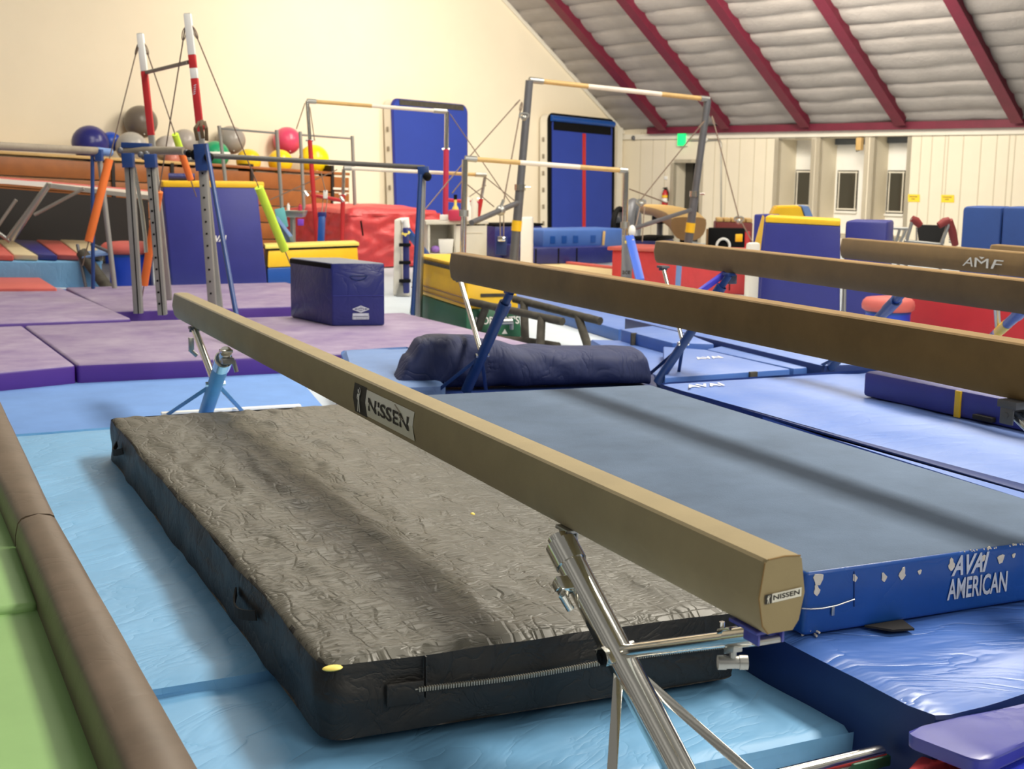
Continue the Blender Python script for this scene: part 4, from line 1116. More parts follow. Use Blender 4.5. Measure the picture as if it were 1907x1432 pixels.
# top board strip (front edge follows the photo's rise to the left)
fr0, fr1 = BW(652, 323, dep), BW(-70, 276, dep)
def slab_w(p0, p1, h, dpt, m, name, bev=.01):
    mb = MB(); q = [p0, p1, p1 - NB * dpt, p0 - NB * dpt]
    mb.box8([x - UP * h for x in q] + q, bev); return obj(name, mb, m, bt)
slab_w(BW(390, 304, dep), fr1, .05, dep - .06, M['barwood'], 'top_board')
slab_w(BW(390, 304, dep) , BW(652, 322, dep), .05, dep - .06, M['wood'], 'top_board')
for k_ in range(5):
    a = BW(650, 325, dep - .03 - .0 * k_); b = BW(-70, 279, dep - .03)
    hh = .30
    z0 = k_ * hh
    mb = MB(); o = a - UP * (.06 + z0); o2 = b - UP * (.06 + z0)
    q = [o - UP * (hh - .02), o2 - UP * (hh - .02), o2 - UP * (hh - .02) - NB * .05, o - UP * (hh - .02) - NB * .05]
    mb.box8([Vector(p) for p in q] + [p + UP * (hh - .02) for p in q], .006)
    obj('riser_board', mb, M['wood'] if k_ < 5 else M['shadewood'], bt)
for x in (212, 322, 470, 620):
    p = BW(x, 340, dep); mb = MB(); mb.box(V3(p, .85) - NB * .2, BK * .03, NB * .2, UP * .8); obj('frame_post', mb, M['shadewood'], bt)
mb = MB(); a, b = BW(648, 352, dep), BW(620, 351, dep); mb.bar(a, b, .04, .03); mb.bar(a - UP * .26, b - UP * .26, .04, .03); obj('hand_slots', mb, M['chalk'], bt)
# balls resting on the boards
balls = [(168, 267, 34, .8, (44, 44, 120), 'large glossy navy exercise ball, leftmost in the row'), (206, 264, 19, .35, (36, 78, 190), 'small bright blue exercise ball behind the navy one'),
         (262, 227, 31, .30, (112, 102, 92), 'big dark grey exercise ball perched highest in the row'), (245, 274, 29, .75, (176, 172, 166), 'silver exercise ball in front of the big dark grey one'),
         (312, 277, 25, .6, (190, 182, 174), 'pale silver exercise ball left of the lime foam sleeve'), (344, 264, 24, .35, (168, 160, 154), 'silver exercise ball right of the lime foam sleeve'),
         (346, 300, 20, .85, (62, 60, 58), 'dark ball low behind the blue post cap'), (320, 297, 15, .88, (196, 120, 104), 'small dull red ball under the pale silver ones'),
         (401, 288, 26, .7, (38, 158, 108), 'green exercise ball with a white stripe'), (430, 261, 27, .30, (152, 146, 140), 'dark silver exercise ball behind the green one'),
         (463, 300, 23, .7, (246, 204, 36), 'yellow exercise ball, leftmost of the three yellow ones'), (522, 301, 23, .7, (248, 208, 30), 'yellow exercise ball under the pink one'),
         (535, 262, 26, .30, (214, 74, 110), 'pink exercise ball resting on top of the others'), (585, 297, 28, .65, (250, 226, 20), 'largest bright yellow exercise ball at the right end')]
for k_, (x, y, r, off, c, lab) in enumerate(balls):
    p = BW(x, y, off); rr = r / FPX * (p - CAM).dot(CF)
    p = BW(x, y, max(off, rr + .03))
    t = thing('exercise_ball', lab, 'ball', p - UP * rr, 'exercise balls on the bleachers')
    mb = MB(); mb.sphere(p, rr, 28, 18)
    for v in mb.bm.verts: v.co.z = p.z + (v.co.z - p.z) * .97
    obj('ball_shell', mb, ballm(str(k_), c), t, smooth=180)
    mb = MB(); vd = (CAM - p).normalized(); q = p + (vd * .6 - UP * .75 + CR * .2).normalized() * rr * .985; mb.sphere(q, rr * .045, 8, 6); obj('valve_plug', mb, M['white'], t)
    if 'stripe' in lab:
        mb = MB(); n_ = 40
        mb.tube([p + Vector((math.cos(q), math.sin(q), .08)) * rr * .965 for q in [2 * math.pi * i / n_ for i in range(n_ + 1)]], rr * .12, 8); obj('stripe', mb, M['white'], t)

# ------------------------------------------------------------------ trampoline folded at the left
Yt = 19.5
tr = thing('trampoline', 'big trampoline at the left with red edge pad and silver frame', 'trampoline', D(60, 470, Yt))
def tp(x, y, Y=Yt): return D(x, y, Y - 2.3)
k0_, k1_ = tp(-80, 322, 19.0), tp(276, 354, 20.4)
bk = Vector((-.5, .85, 0)) * 1.25
mb = MB(); mb.box8([k0_ - UP * .05, k1_ - UP * .05, k1_ - UP * .05 + bk, k0_ - UP * .05 + bk, k0_, k1_, k1_ + bk, k0_ + bk], .02); obj('edge_pad', mb, M['pinkred'], tr)
mb = MB(); a, b = tp(-80, 330, 18.95), tp(278, 361, 20.3); mb.bar(a, b, .06, .05); obj('frame_rail', mb, M['chalk'], tr)
mb = MB(); a, b = tp(92, 346, 18.9), tp(278, 368, 20.2); mb.bar(a, b, .055, .05); obj('frame_rail', mb, M['steel'], tr)
mb = MB(); a, b = tp(-80, 334, 19.05), tp(96, 343, 19.3); mb.bar(a, b, .05, .05); obj('frame_rail', mb, M['white'], tr)
mb = MB(); a, b = tp(-80, 340, 19.2), tp(276, 368, 20.6); mb.box8([a - UP * .01, b - UP * .01, b + bk * 1.2 - UP * .01, a + bk * 1.2 - UP * .01, a, b, b + bk * 1.2, a + bk * 1.2]); obj('jumping_bed', mb, M['black'], tr)
for (x0, y0, x1, y1, w_) in ((92, 342, 22, 446, .05), (82, 352, 14, 444, .035), (156, 351, 64, 400, .03), (30, 372, -10, 430, .03), (-5, 432, 20, 450, .035)):
    mb = MB(); mb.tube([tp(x0, y0, 19.2), tp(x1, y1, 19.2)], w_ * .75, 10); obj('leg', mb, M['steel'] if w_ > .032 else M['greypaint'], tr)
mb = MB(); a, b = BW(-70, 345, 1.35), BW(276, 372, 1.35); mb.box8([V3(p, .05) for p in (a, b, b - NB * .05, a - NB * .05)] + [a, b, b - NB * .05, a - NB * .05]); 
tag(obj('bleacher_shade_panel', mb, M['shadewood']), 'bleacher front panel with shade painted in near black behind the trampoline legs', 'bleachers')  # dark sheet added where the bleacher front is shaded
# ------------------------------------------------------------------ left corner mats
def fmat(label, px4, z, zl, m, name='gym_mat', **k):
    return mat_thing(name, label, 'mat', [P(x, y, z) for x, y in px4], zl, z, m, bevel=k.pop('bevel', .015), **k)
lf = thing('folding_mat', 'red, cream and navy striped folding mat at the far left', 'mat', P(90, 470, .30))
zst = .50
xs_ = [-60, 8, 62, 98, 152, 190]; cols = ['pinkred', 'pinkred', 'paleyellow', 'navyblue', 'pinkred', 'paleyellow']
cuts = [(-70, -90), (-4, 24), (19, 66), (54, 105), (90, 147), (134, 186)]
edge = [(-90, -100), (22, 0), (68, 19), (104, 58), (147, 105), (170, 140)]
ff = [(-70, -60), (25, -5), (70, 25), (106, 68), (148, 112), (192, 168)]
for i in range(5):
    a, b = ff[i], ff[i + 1]
    mb = quad_slab([P(a[0], 473, zst), P(b[0], 475, zst), P(b[1], 448, zst), P(a[1], 446, zst)], zst - .07, zst, bevel=.015)
    obj('panel', mb, M[['pinkred', 'cream', 'navyblue', 'pinkred', 'cream'][i]], lf)
fmat('pale blue thick mat carrying the striped folding mat', [(-80, 486), (188, 488), (190, 458), (-80, 458)], zst - .075, .0, M['lightblue'], sub=0)
fmat('pale blue flat mat in front of the striped folding mat', [(-80, 538), (128, 538), (60, 494), (-80, 494)], .12, .0, [M['paleside'], M['greyfloor']])
fmat('faded orange red mat at the far left edge', [(-60, 537), (106, 536), (72, 515), (-60, 516)], .235, .0, M['pinkred'])
# springboard / mini ramp
sb = thing('springboard', 'grey springboard with black tube and blue frame behind the purple mats', 'springboard', P(160, 530, .1))
Ys = 15.4
a, b, c_, d_ = D(116, 494, Ys + 1), D(205, 490, Ys + 1.1), D(205, 535, Ys), D(160, 535, Ys)
mb = MB(); q = [d_, c_, b, a]; mb.box8([p - UP * .06 for p in q] + q, .01); obj('board', mb, M['darksteel'], sb)
mb = MB(); mb.tube([D(152, 470, Ys), D(203, 540, Ys - .2)], .07, 14); obj('roller_tube', mb, M['foam'], sb)
mb = MB(); mb.box8([p - UP * .03 for p in (D(152, 478, Ys - .1), D(205, 470, Ys - .1), D(205, 464, Ys + .3), D(152, 468, Ys + .3))] + [D(152, 478, Ys - .1), D(205, 470, Ys - .1), D(205, 464, Ys + .3), D(152, 468, Ys + .3)], .01); obj('step_plate', mb, M['slate'], sb)
for (x0, y0, x1, y1) in ((144, 455, 160, 535), (170, 455, 206, 470)):
    mb = MB(); mb.tube([D(x0, y0, Ys), D(x1, y1, Ys - .1)], .02, 10); obj('frame_tube', mb, M['darksteel'], sb)

def barrel(label, x0, x1, ytop, ycap, Y, zb=0.0):
    c = PX((x0 + x1) / 2, Y, zb); r = (x1 - x0) / 2 / FPX * Y
    zt = HZ(c, ytop); zc = HZ(c, ycap)
    t = thing('padded_barrel', label, 'barrel', V3(c, zb))
    mb = MB(); mb.tube([V3(c, zb + .002), V3(c, zb + .03), V3(c, zc)], [r * .84, r * .86, r * .86], 28); obj('barrel_body', mb, mat('barrel_blue', (36, 70, 190), .35, var=.06), t)
    mb = MB(); h = zt - zc; mb.tube([V3(c, zc + h * q) for q in (0, .02, .15, .4, .7, .9, 1)], [r * .5, r * .9, r * 1.0, r * 1.02, r * .98, r * .86, r * .4], 28); obj('cushion', mb, M['pinkred'], t, smooth=60)
    mb = MB(); mb.tube([V3(c, zb + (zc - zb) * .93), V3(c, zb + (zc - zb) * .99)], r * .88, 28); obj('rim', mb, M['avaiside'], t)
barrel('blue barrel with a red cushion top behind the grey drilled posts', 193, 292, 449, 472, 16.7)
barrel('blue barrel with a red cushion top behind the third beam', 1603, 1698, 552, 579, 12.2)

# ------------------------------------------------------------------ bar apparatus
def pline(x1, y1, x2, y2, Y, zf=None, Y2=None):
    a, b = D(x1, y1, Y), D(x2, y2, Y2 or Y)
    if zf is not None and b.z != a.z: b = a + (b - a) * ((zf - a.z) / (b.z - a.z))
    return a, b
def tube_obj(name, p, q, r, m, par, n=12, **k):
    mb = MB(); mb.tube([p, q], r, n); return obj(name, mb, m, par, **k)
def bar_obj(name, p, q, a, b, m, par, side=None, bev=.004):
    mb = MB(); mb.bar(p, q, a, b, bev, side=side); return obj(name, mb, m, par)
def cab(par, p, q, name='guy_cable', r=.008, hook=True):
    mb = MB(); mb.tube([p, q], r, 6)
    if hook:
        d = (q - p).normalized(); s_ = d.cross(UP).normalized()
        mb.tube([p + d * (.07 + .06 * math.cos(t)) + s_ * (.02 * math.sin(t)) for t in [i * math.pi / 6 for i in range(13)]], .005, 5)
    return obj(name, mb, M['cable'], par)
def drilled(par, x1, y1, x2, y2, Y, wpx, label=None, zf=None, holes=True, zb=zpu, dbl=False):
    a, b = pline(x1, y1, x2, y2, Y, zb); wv = wpx / FPX * Y
    mb = MB(); dd = (b - a).normalized()
    mb.bar(a, b, wv, wv * .8, .006, side=CR)
    if dbl: 
        f = (CAM - a); f = (f - dd * f.dot(dd)).normalized(); mb.bar(a + f * wv * .42, b + f * wv * .42, wv * .10, .012, 0, side=CR, mi=1)
    f = Vector((0, -1, 0)); f = (f - dd * f.dot(dd)).normalized()
    if holes:
        L = (b - a).length; n_ = int(L / .105)
        for i in range(1, n_):
            c = a + dd * (L * i / n_) + f * wv * .40 - (CR * wv * .18 if dbl else CR * 0)
            mb.tube([c, c + f * .006], wv * .13, 8, mi=1)
    return obj('drilled_post', mb, [M['greypaint'], M['black']], par)

# tall red and white uprights (uneven bars at the left)
ub = thing('uneven_bars', 'uneven bars with tall red and white uprights at the upper left', 'bars', PX(330, 12.9, zpu))
Yu1, Yu2 = 13.4, 12.5
def upright(x1, y1, x2, y2, Y, wpx, secs, zb=0.0):
    a, b = pline(x1, y1, x2, y2, Y, zb); wv = wpx / FPX * Y; dd = (b - a).normalized()
    bar_obj('upright', a, b, wv, wv * .8, M['greypaint'], ub, side=CR)
    for ya, yb, m in secs:
        k0, k1 = (ya - y1) / (y2 - y1), (yb - y1) / (y2 - y1)
        p, q = D(x1 + (x2 - x1) * k0, ya, Y), D(x1 + (x2 - x1) * k1, yb, Y)
        bar_obj('painted_section', p, q, wv * 1.1, wv * .9, M[m], ub, side=CR)
upright(261, 62, 292, 345, Yu1, 10.5, ((133, 252, 'redpost'), (63, 132, 'white')), .18)
upright(349, 25, 375, 262, Yu2, 11.5, ((102, 127, 'redpost'), (127, 146, 'white'), (146, 245, 'redpost'), (26, 102, 'white')), .18)
mb = MB()
for i in range(5): 
    a = D(361.5 + i * .3, 176 - i * 4, Yu2 - .06); mb.tube([a - CR * .008, a + CR * .012 + UP * .012], .004, 5)
obj('lettering', mb, M['print_'], ub)
tube_obj('high_bar', D(272, 135, Yu1), D(350, 116, Yu2), .02, M['greybar'], ub)
cabs = [((258, 80), (165, 450), Yu1, 12.9, (200, 297, 166, 450), 'orange'), ((345, 50), (268, 532), Yu2, 13.2, (297, 357, 269, 530), 'orange'), ((268, 80), (356, 338), Yu1, 14.2, (338, 286, 354, 334), 'orange'), ((358, 48), (531, 468), Yu2, 13.6, (484, 349, 531, 466), 'lime')]
for (p, q, Ya, Yb_, (sx0, sy0, sx1, sy1), col) in cabs:
    a, b = D(p[0], p[1], Ya), D(q[0], q[1], Yb_); cab(ub, a, b + (b - a) * .12, r=.0065)
    def at_y(y):
        lo, hi = 0., 1.12
        for _ in range(40):
            m_ = (lo + hi) / 2
            if proj(a + (b - a) * m_)[1] < y: lo = m_
            else: hi = m_
        return a + (b - a) * lo
    s0_, s1_ = at_y(sy0), at_y(sy1)
    rr = (7.5 if col == 'orange' else 8) / FPX * (s0_.y + s1_.y) / 2 
    if sx0 == 338: rr *= .85
    tube_obj('foam_sleeve', s0_, s1_, rr, M[col], ub, 16)
    if sx0 == 338: tube_obj('foam_sleeve', at_y(250), at_y(282), rr, M['lime'], ub, 16)

# drilled posts with two short rails
pb = thing('parallel_bars', 'parallel bars with two grey drilled posts and blue clamps, nearest at the left', 'bars', PX(272, 12.2, zpu))
drilled(pb, 240, 296, 259, 598, 12.2, 16, dbl=True, holes=False)
drilled(pb, 281, 305, 304, 598, 12.1, 16, dbl=True)
tube_obj('rail', D(230, 280, 12.3), D(342, 281, 12.2), .038, M['greybar'], pb, 14)
bar_obj('blue_plate', D(228, 270, 12.3), D(281, 272, 12.3), .05, .10, M['bluemetal'], pb, side=UP)
for x, y0, y1, Y in ((238, 285, 312, 12.15), (280, 287, 312, 12.05)):
    bar_obj('post_clamp', D(x, y0, Y), D(x + 2, y1, Y), .10, .09, M['bluemetal'], pb, side=CR)
for x, y in ((262, 288), (268, 292), (273, 287), (224, 280), (347, 284)):
    mb = MB(); mb.sphere(D(x, y, 12.1), .03, 8, 6); obj('clamp_bolt', mb, M['darksteel'], pb)

mb = MB(); mb.tube([D(250, 312, 12.4), D(256, 345, 12.4), D(264, 390, 12.4), D(270, 440, 12.4), D(272, 470, 12.4)], .019, 10); obj('hanging_rod', mb, M['chrome'], pb)
# dark long rail
lr = thing('low_bar', 'long dark grey rail between a drilled post and a plain grey post with blue caps', 'bars', PX(580, 12.6, zpu))
drilled(lr, 377, 300, 398, 600, 12.0, 15)
a, b = D(388, 290, 12.0), D(790, 312, 13.2)
tube_obj('rail', a, b, .024, M['dark'], lr, 14)
bar_obj('post_cap', D(374, 268, 11.95), D(379, 318, 11.95), .12, .10, M['bluemetal'], lr, side=CR)
mb = MB(); mb.sphere(D(389, 293, 11.9), .045, 10, 8); mb.sphere(D(364, 288, 11.95), .05, 10, 8); mb.sphere(D(352, 286, 12.0), .035, 10, 8); obj('clamp_knob', mb, M['black'], lr)
tube_obj('brace', D(384, 270, 11.8), D(461, 704, 9.6), .021, M['bluemetal'], lr)
p, q = pline(787, 322, 780, 590, 13.2, 0.0); tube_obj('plain_post', p, q, .036, M['steel'], lr, 16)
bar_obj('post_cap', D(788, 310, 13.15), D(789, 330, 13.15), .11, .09, M['bluemetal'], lr, side=CR)
mb = MB(); mb.sphere(D(796, 329, 13.1), .045, 10, 8); obj('clamp_knob', mb, M['black'], lr)
tube_obj('brace', D(783, 325, 13.1), D(768, 592, 12.9), .022, M['bluemetal'], lr)
mb = MB(); mb.tube([D(466, 706, 9.5), D(400, 712, 9.4)], .02, 8); obj('base_bar', mb, M['bluemetal'], lr)
# brown grips hung on its left cap
gt = thing('hand_grips', 'brown leather hand grips hanging on the blue post cap', 'grips', D(374, 262, 11.85))
for i, (x0, y0, x1, y1) in enumerate(((372, 226, 368, 262), (376, 224, 378, 258), (380, 226, 385, 262))):
    mb = MB(); a, b = D(x0, y0, 11.85), D(x1, y1, 11.8); m_ = (a + b) / 2 + Vector((.02 * (i - 1), -.05, .02))
    for p, q in ((a, m_), (m_, b)): mb.bar(p, q, .032, .012, .003, side=CR)
    obj('strap', mb, M['oldleather'], gt)
mb = MB(); mb.tube([D(380, 234, 11.8), D(377, 240, 11.8)], .02, 8); obj('buckle', mb, M['redpost'], gt)

# far left single rail
fr = thing('low_bar', 'tan rail on thin blue and grey posts at the far left', 'bars', PX(190, 14.8, 0))
tube_obj('rail', D(-60, 269, 12.6), D(180, 281, 14.6), .042, M['greybar'], fr, 14)
tube_obj('rail_end', D(180, 281, 14.6), D(206, 284, 14.8), .044, M['slate'], fr, 14)
p, q = pline(184, 285, 207, 480, 14.7, 0.0); tube_obj('grey_post', p, q, .03, M['greypaint'], fr)
p, q = pline(172, 290, 173, 480, 14.6, 0.0); tube_obj('blue_post', p, q, .022, M['bluemetal'], fr)
bar_obj('post_clamp', D(184, 278, 14.6), D(185, 300, 14.6), .08, .08, M['bluemetal'], fr, side=CR)

# grey chin up stands by the bleachers
for lab, pp, (bx0, by0, bx1, by1), Y in (('left grey chin up stand in front of the bleachers', ((408, 234, 420, 338), (515, 242, 526, 400)), (408, 239, 515, 248), 20.5), ('right grey chin up stand in front of the bleachers', ((559, 245, 566, 385), (656, 253, 661, 385)), (559, 251, 656, 258), 22.0)):
    t = thing('chin_up_stand', lab, 'bars', PX((pp[0][0] + pp[1][0]) / 2, Y, 0), 'grey chin up stands')
    for (x1_, y1_, x2_, y2_) in pp:
        a, b = pline(x1_, y1_, x2_, y2_, Y, 0.0); tube_obj('post', a, b, .03, M['greypaint'], t)
    tube_obj('rail', D(bx0, by0, Y), D(bx1, by1, Y), .017, M['steel'], t)

# uneven bars with red lower uprights
rc = thing('uneven_bars', 'uneven bars with slim red lower uprights before the red mat stack', 'bars', PX(700, 20, 0))
Ya, Yb_ = 19.0, 19.9
for (x1_, y1_, x2_, y2_, Y, ys, nm, wr) in ((572, 188, 590, 455, Ya, 260, 'redpost', .034), (832, 208, 829, 440, Yb_, 277, 'pinkpost', .042), (640, 315, 637, 440, Ya + .4, 362, 'redpost', .034), (903, 330, 884, 440, Yb_ + .5, 370, 'redpost', .034)):
    a, b = pline(x1_, y1_, x2_, y2_, Y, 0.0); tube_obj('upright', a, b, wr * .8, M['chrome'], rc)
    k_ = (ys - y1_) / (y2_ - y1_); p = a + (D(x2_, y2_, Y) - a) * k_; rs_ = tube_obj('red_sleeve', p, b, wr, M[nm], rc)
    mb = MB(); mb.tube([p - CR * .06, p + CR * .05], .018, 8); obj('height_pin', mb, M['chrome'], rs_)
def wbar(par, p, q, r, segs, nm):
    for s0_, s1_, m in segs:
        o = tube_obj('%s' % nm if m != 'steel' else 'bar_end', p + (q - p) * s0_, p + (q - p) * s1_, r * (1.25 if m == 'steel' else 1), M[m], par, 14)
wbar(rc, D(572, 188, Ya), D(832, 208, Yb_), .028, ((0, .06, 'steel'), (.06, .45, 'barwood'), (.45, .9, 'chalk'), (.9, 1, 'steel')), 'high_bar')
wbar(rc, D(640, 313, Ya + .4), D(905, 326, Yb_ + .5), .028, ((0, .05, 'steel'), (.05, .72, 'chalk'), (.72, .92, 'barwood'), (.92, 1, 'steel')), 'low_bar')
tube_obj('crossbar', D(580, 363, Ya), D(640, 374, Ya + .4), .028, M['redpost'], rc); tube_obj('crossbar', D(830, 372, Yb_), D(892, 378, Yb_ + .5), .028, M['pinkpost'], rc)
for x, y in ((567, 356), (634, 366)):
    mb = MB(); mb.tube([D(x, y, Ya), D(x + 7, y + 9, Ya)], .026, 8); obj('pull_pin', mb, M['chrome'], rc)
mb = MB(); c = D(606, 362, Ya); mb.box(c, CR * .03, Vector((0, .03, 0)), UP * .06, .01); obj('cable_pulley', mb, M['white'], rc)
for p, q in (((568, 192), (552, 240)), ((577, 200), (586, 262)), ((598, 322), (606, 356)), ((602, 368), (598, 410)), ((610, 368), (604, 410)), ((628, 316), (503, 372)), ((838, 212), (952, 380)), ((904, 330), (966, 380)), ((905, 345), (866, 372))):
    cab(rc, D(p[0], p[1], Ya + .2), D(q[0], q[1], Ya - .2), hook=False)
mb = MB(); a, b = D(600, 400, Ya - .2), D(597, 465, Ya - .3); mb.bar(a, b, .10, .06, .01, side=CR); tn_ = obj('tensioner', mb, M['avaiside'], rc)
mb = MB(); mb.bar(a - CR * .06, a + CR * .06, .08, .07, .01); obj('ratchet', mb, M['navyvinyl'], tn_)

# uneven bars with dark grey uprights, nearest on the right
dc = thing('uneven_bars', 'uneven bars with dark grey uprights and white chalked bars in the middle', 'bars', PX(1060, 16.5, 0))
Y1, Y2 = 17.4, 18.6
a1_, b1_ = pline(986, 150, 958, 470, Y1, .062); a2_, b2_ = pline(1318, 186, 1282, 450, Y2, .062)
for a, b in ((a1_, b1_), (a2_, b2_)):
    tube_obj('upright', a, a + (b - a) * .52, .052, M['darksteel'], dc, 16); tube_obj('upright_base', a + (b - a) * .52, b, .06, M['darksteel'], dc, 16)
    mb = MB(); p = a + (b - a) * .52; mb.tube([p - UP * .04, p + UP * .04], .075, 16); mb.tube([p, p + CR * .14], .015, 8); obj('lock_collar', mb, M['chrome'], dc)
    p = a + (b - a) * .71; mb = MB(); mb.tube([p - (b - a).normalized() * .07, p + (b - a).normalized() * .07], .068, 14); obj('yellow_tape', mb, M['yellow'], dc)
for (x1_, y1_, x2_, y2_, Y) in ((866, 297, 863, 440, 16.2), (1166, 319, 1162, 510, 16.8)):
    a, b = pline(x1_, y1_, x2_, y2_, Y, .062); tube_obj('low_upright', a, b, .038, M['chrome'], dc, 14)
    c = D(x1_ - 2, y1_ + 100, Y); mb = MB(); mb.tube([c - UP * .04, c + UP * .04], .06, 14); obj('low_collar', mb, M['steel'], dc)
wbar(dc, D(986, 149, Y1), D(1320, 185, Y2), .033, ((0, .07, 'steel'), (.07, .31, 'barwood'), (.31, .72, 'chalk'), (.72, .95, 'barwood'), (.95, 1, 'steel')), 'high_bar')
wbar(dc, D(866, 295, 16.2), D(1168, 318, 16.8), .030, ((0, .07, 'steel'), (.07, .33, 'barwood'), (.33, .7, 'chalk'), (.7, .95, 'barwood'), (.95, 1, 'steel')), 'low_bar')
tube_obj('adjust_arm', D(878, 415, 16.2), D(963, 378, 17.3), .036, M['darksteel'], dc); tube_obj('adjust_arm', D(1166, 430, 16.8), D(1286, 391, 18.5), .030, M['darksteel'], dc)
mb = MB(); c = D(932, 392, 16.9); mb.sphere(c, .07, 10, 8); mb.tube([D(928, 396, 16.9), D(938, 372, 16.9)], .02, 8); obj('arm_joint', mb, M['steel'], dc)
for p, q in (((968, 186), (874, 292)), ((972, 190), (938, 375)), ((1312, 225), (1193, 372)), ((1326, 216), (1376, 405)), ((1172, 352), (1242, 378)), ((931, 396), (932, 448)), ((938, 396), (938, 448)), ((1193, 380), (1180, 440)), ((1200, 385), (1196, 450)), ((1376, 405), (1402, 452)), ((866, 300), (792, 390)), ((866, 330), (842, 360)), ((866, 340), (920, 385))):
    cab(dc, D(p[0], p[1], 17.4), D(q[0], q[1], 17.0), hook=p[1] < 230, r=.009)
for x, y in ((1194, 376), (976, 215), (1376, 408)):
    mb = MB(); c = D(x, y, 17.1); mb.tube([c + CR * (.06 * math.cos(t)) + UP * (.03 * math.sin(t)) for t in [i * math.pi / 6 for i in range(13)]], .014, 6); mb.sphere(c - UP * .03, .04, 8, 6); obj('turnbuckle', mb, M['steel'], dc)
mb = MB(); mb.bar(D(935, 440, 16.9), D(933, 475, 16.9), .14, .09, .015, side=CR); tn_ = obj('tensioner', mb, M['blueside'], dc)
mb = MB(); mb.bar(D(927, 445, 16.8), D(941, 445, 16.8), .06, .12, .01); obj('ratchet', mb, M['chrome'], tn_)
mb = MB(); mb.box(D(1376, 443, 17.0) , CR * .045, Vector((0, .02, 0)), UP * .05, .006); obj('yellow_tag', mb, M['yellow'], dc)
mb = MB(); mb.bar(D(1172, 440, 16.5), D(1192, 522, 16.0), .11, .05, .01, side=CR); obj('blue_brace', mb, mat('bright_blue_tube', (58, 100, 206), .4), dc)
mb = MB(); mb.bar(D(1169, 440, 16.7), D(1166, 530, 16.4), .14, .05, .01, side=CR); obj('printed_sleeve', mb, M['darksteel'], dc)
mb = MB(); mb.bar(D(1172, 447, 16.45), D(1173, 452, 16.45), .12, .05, .005, side=CR); obj('yellow_band', mb, M['paleyellow'], dc)
mb = MB(); mb.sphere(D(1177, 430, 16.6), .048, 12, 8, 1.6); obj('brace_head', mb, M['white'], dc)
obj('lettering', text_mesh('ace', D(1159, 511, 16.3), CR, UP, .10, .05, bold=.02), M['ink'], dc, smooth=0)

# padded white uprights
wp = thing('padded_post', 'white padded post with navy spring column and blue diagonal brace', 'post', P(745, 556, 0))
Yw = P(745, 556, 0).y
mb = MB(); mb.box8([D(732, 550, Yw), D(750, 552, Yw), D(752, 548, Yw + .35), D(734, 546, Yw + .35), D(734, 408, Yw), D(747, 410, Yw), D(757, 408, Yw + .35), D(746, 404, Yw + .35)], .02); obj('white_pad', mb, M['whitepanel'], wp)
mb = MB(); mb.bar(D(756, 424, Yw - .05), D(757, 548, Yw - .05), .075, .08, .01, side=CR); obj('spring_column', mb, M['navyvinyl'], wp)
mb = MB(); mb.tube([D(748, 412, Yw), D(756, 409, Yw), D(757, 424, Yw)], .045, 10); obj('hook_cap', mb, M['white'], wp)
mb = MB(); mb.bar(D(757, 428, Yw), D(796, 478, Yw + .6), .09, .05, .01, side=CR); obj('diagonal_brace', mb, M['avaiside'], wp)
mb = MB(); mb.bar(D(752, 430, Yw - .06), D(760, 438, Yw - .06), .09, .06, .01, side=CR); obj('yellow_band', mb, M['paleyellow'], wp)
for y in (456, 489, 523):
    mb = MB(); mb.box(D(754, y, Yw - .1), CR * .07, Vector((0, .03, 0)), UP * .02, .005); obj('clamp_ring', mb, M['black'], wp)
mb = MB(); mb.box8([D(738, 552, Yw - .1), D(764, 552, Yw - .1), D(764, 548, Yw + .2), D(738, 548, Yw + .2), D(744, 524, Yw - .05), D(758, 524, Yw - .05), D(758, 522, Yw + .1), D(744, 522, Yw + .1)], .005); obj('foot_bracket', mb, M['steel'], wp)
wq = thing('padded_post', 'plain white padded post in front of the blue folded mats', 'post', PX(979, 18.2, 0))
mb = MB(); A, B = PX(968, 18.2, 0), PX(990, 18.3, 0); C = A + Vector((.02, .25, 0)); mb = block3(A, B, C, 0, HZ(A, 404), .03); obj('white_pad', mb, M['white'], wq)

# ------------------------------------------------------------------ red mat stack, chalk stand, cabinet
rm = thing('crash_mat', 'big red cloth covered mat stack in the middle background', 'mat', P(690, 500, 0))
A, B, C = PX(650, 20.6, 0), PX(822, 21.4, 0), PX(528, 22.6, 0)
zt = HZ(A, 394)
A_, B_, C_ = [V3(p, 0) for p in (A, B, C)]
mb = quad_slab([A_, B_, B_ + C_ - A_, C_], 0.02, zt, bevel=.10, sub=26, amp=.05, freq=1.1, seed=40, puff=.06)
obj('cloth_cover', mb, M['red'], rm, smooth=70)
for x, y, L in ((672, 425, .22), (797, 430, .34)):
    mb = MB(); a, b = D(x, y - 14, 20.35 if x < 700 else 20.9), D(x + 4, y + 14, 20.35 if x < 700 else 20.9); mb.tube([a, b], .014, 6); obj('strap', mb, M['black'], rm)
fmat('pale grey mat under the white padded post and red stack', [(640, 575), (800, 610), (960, 545), (700, 497)], .03, .0, [M['paleside'], M['greyfloor']], bevel=.01)

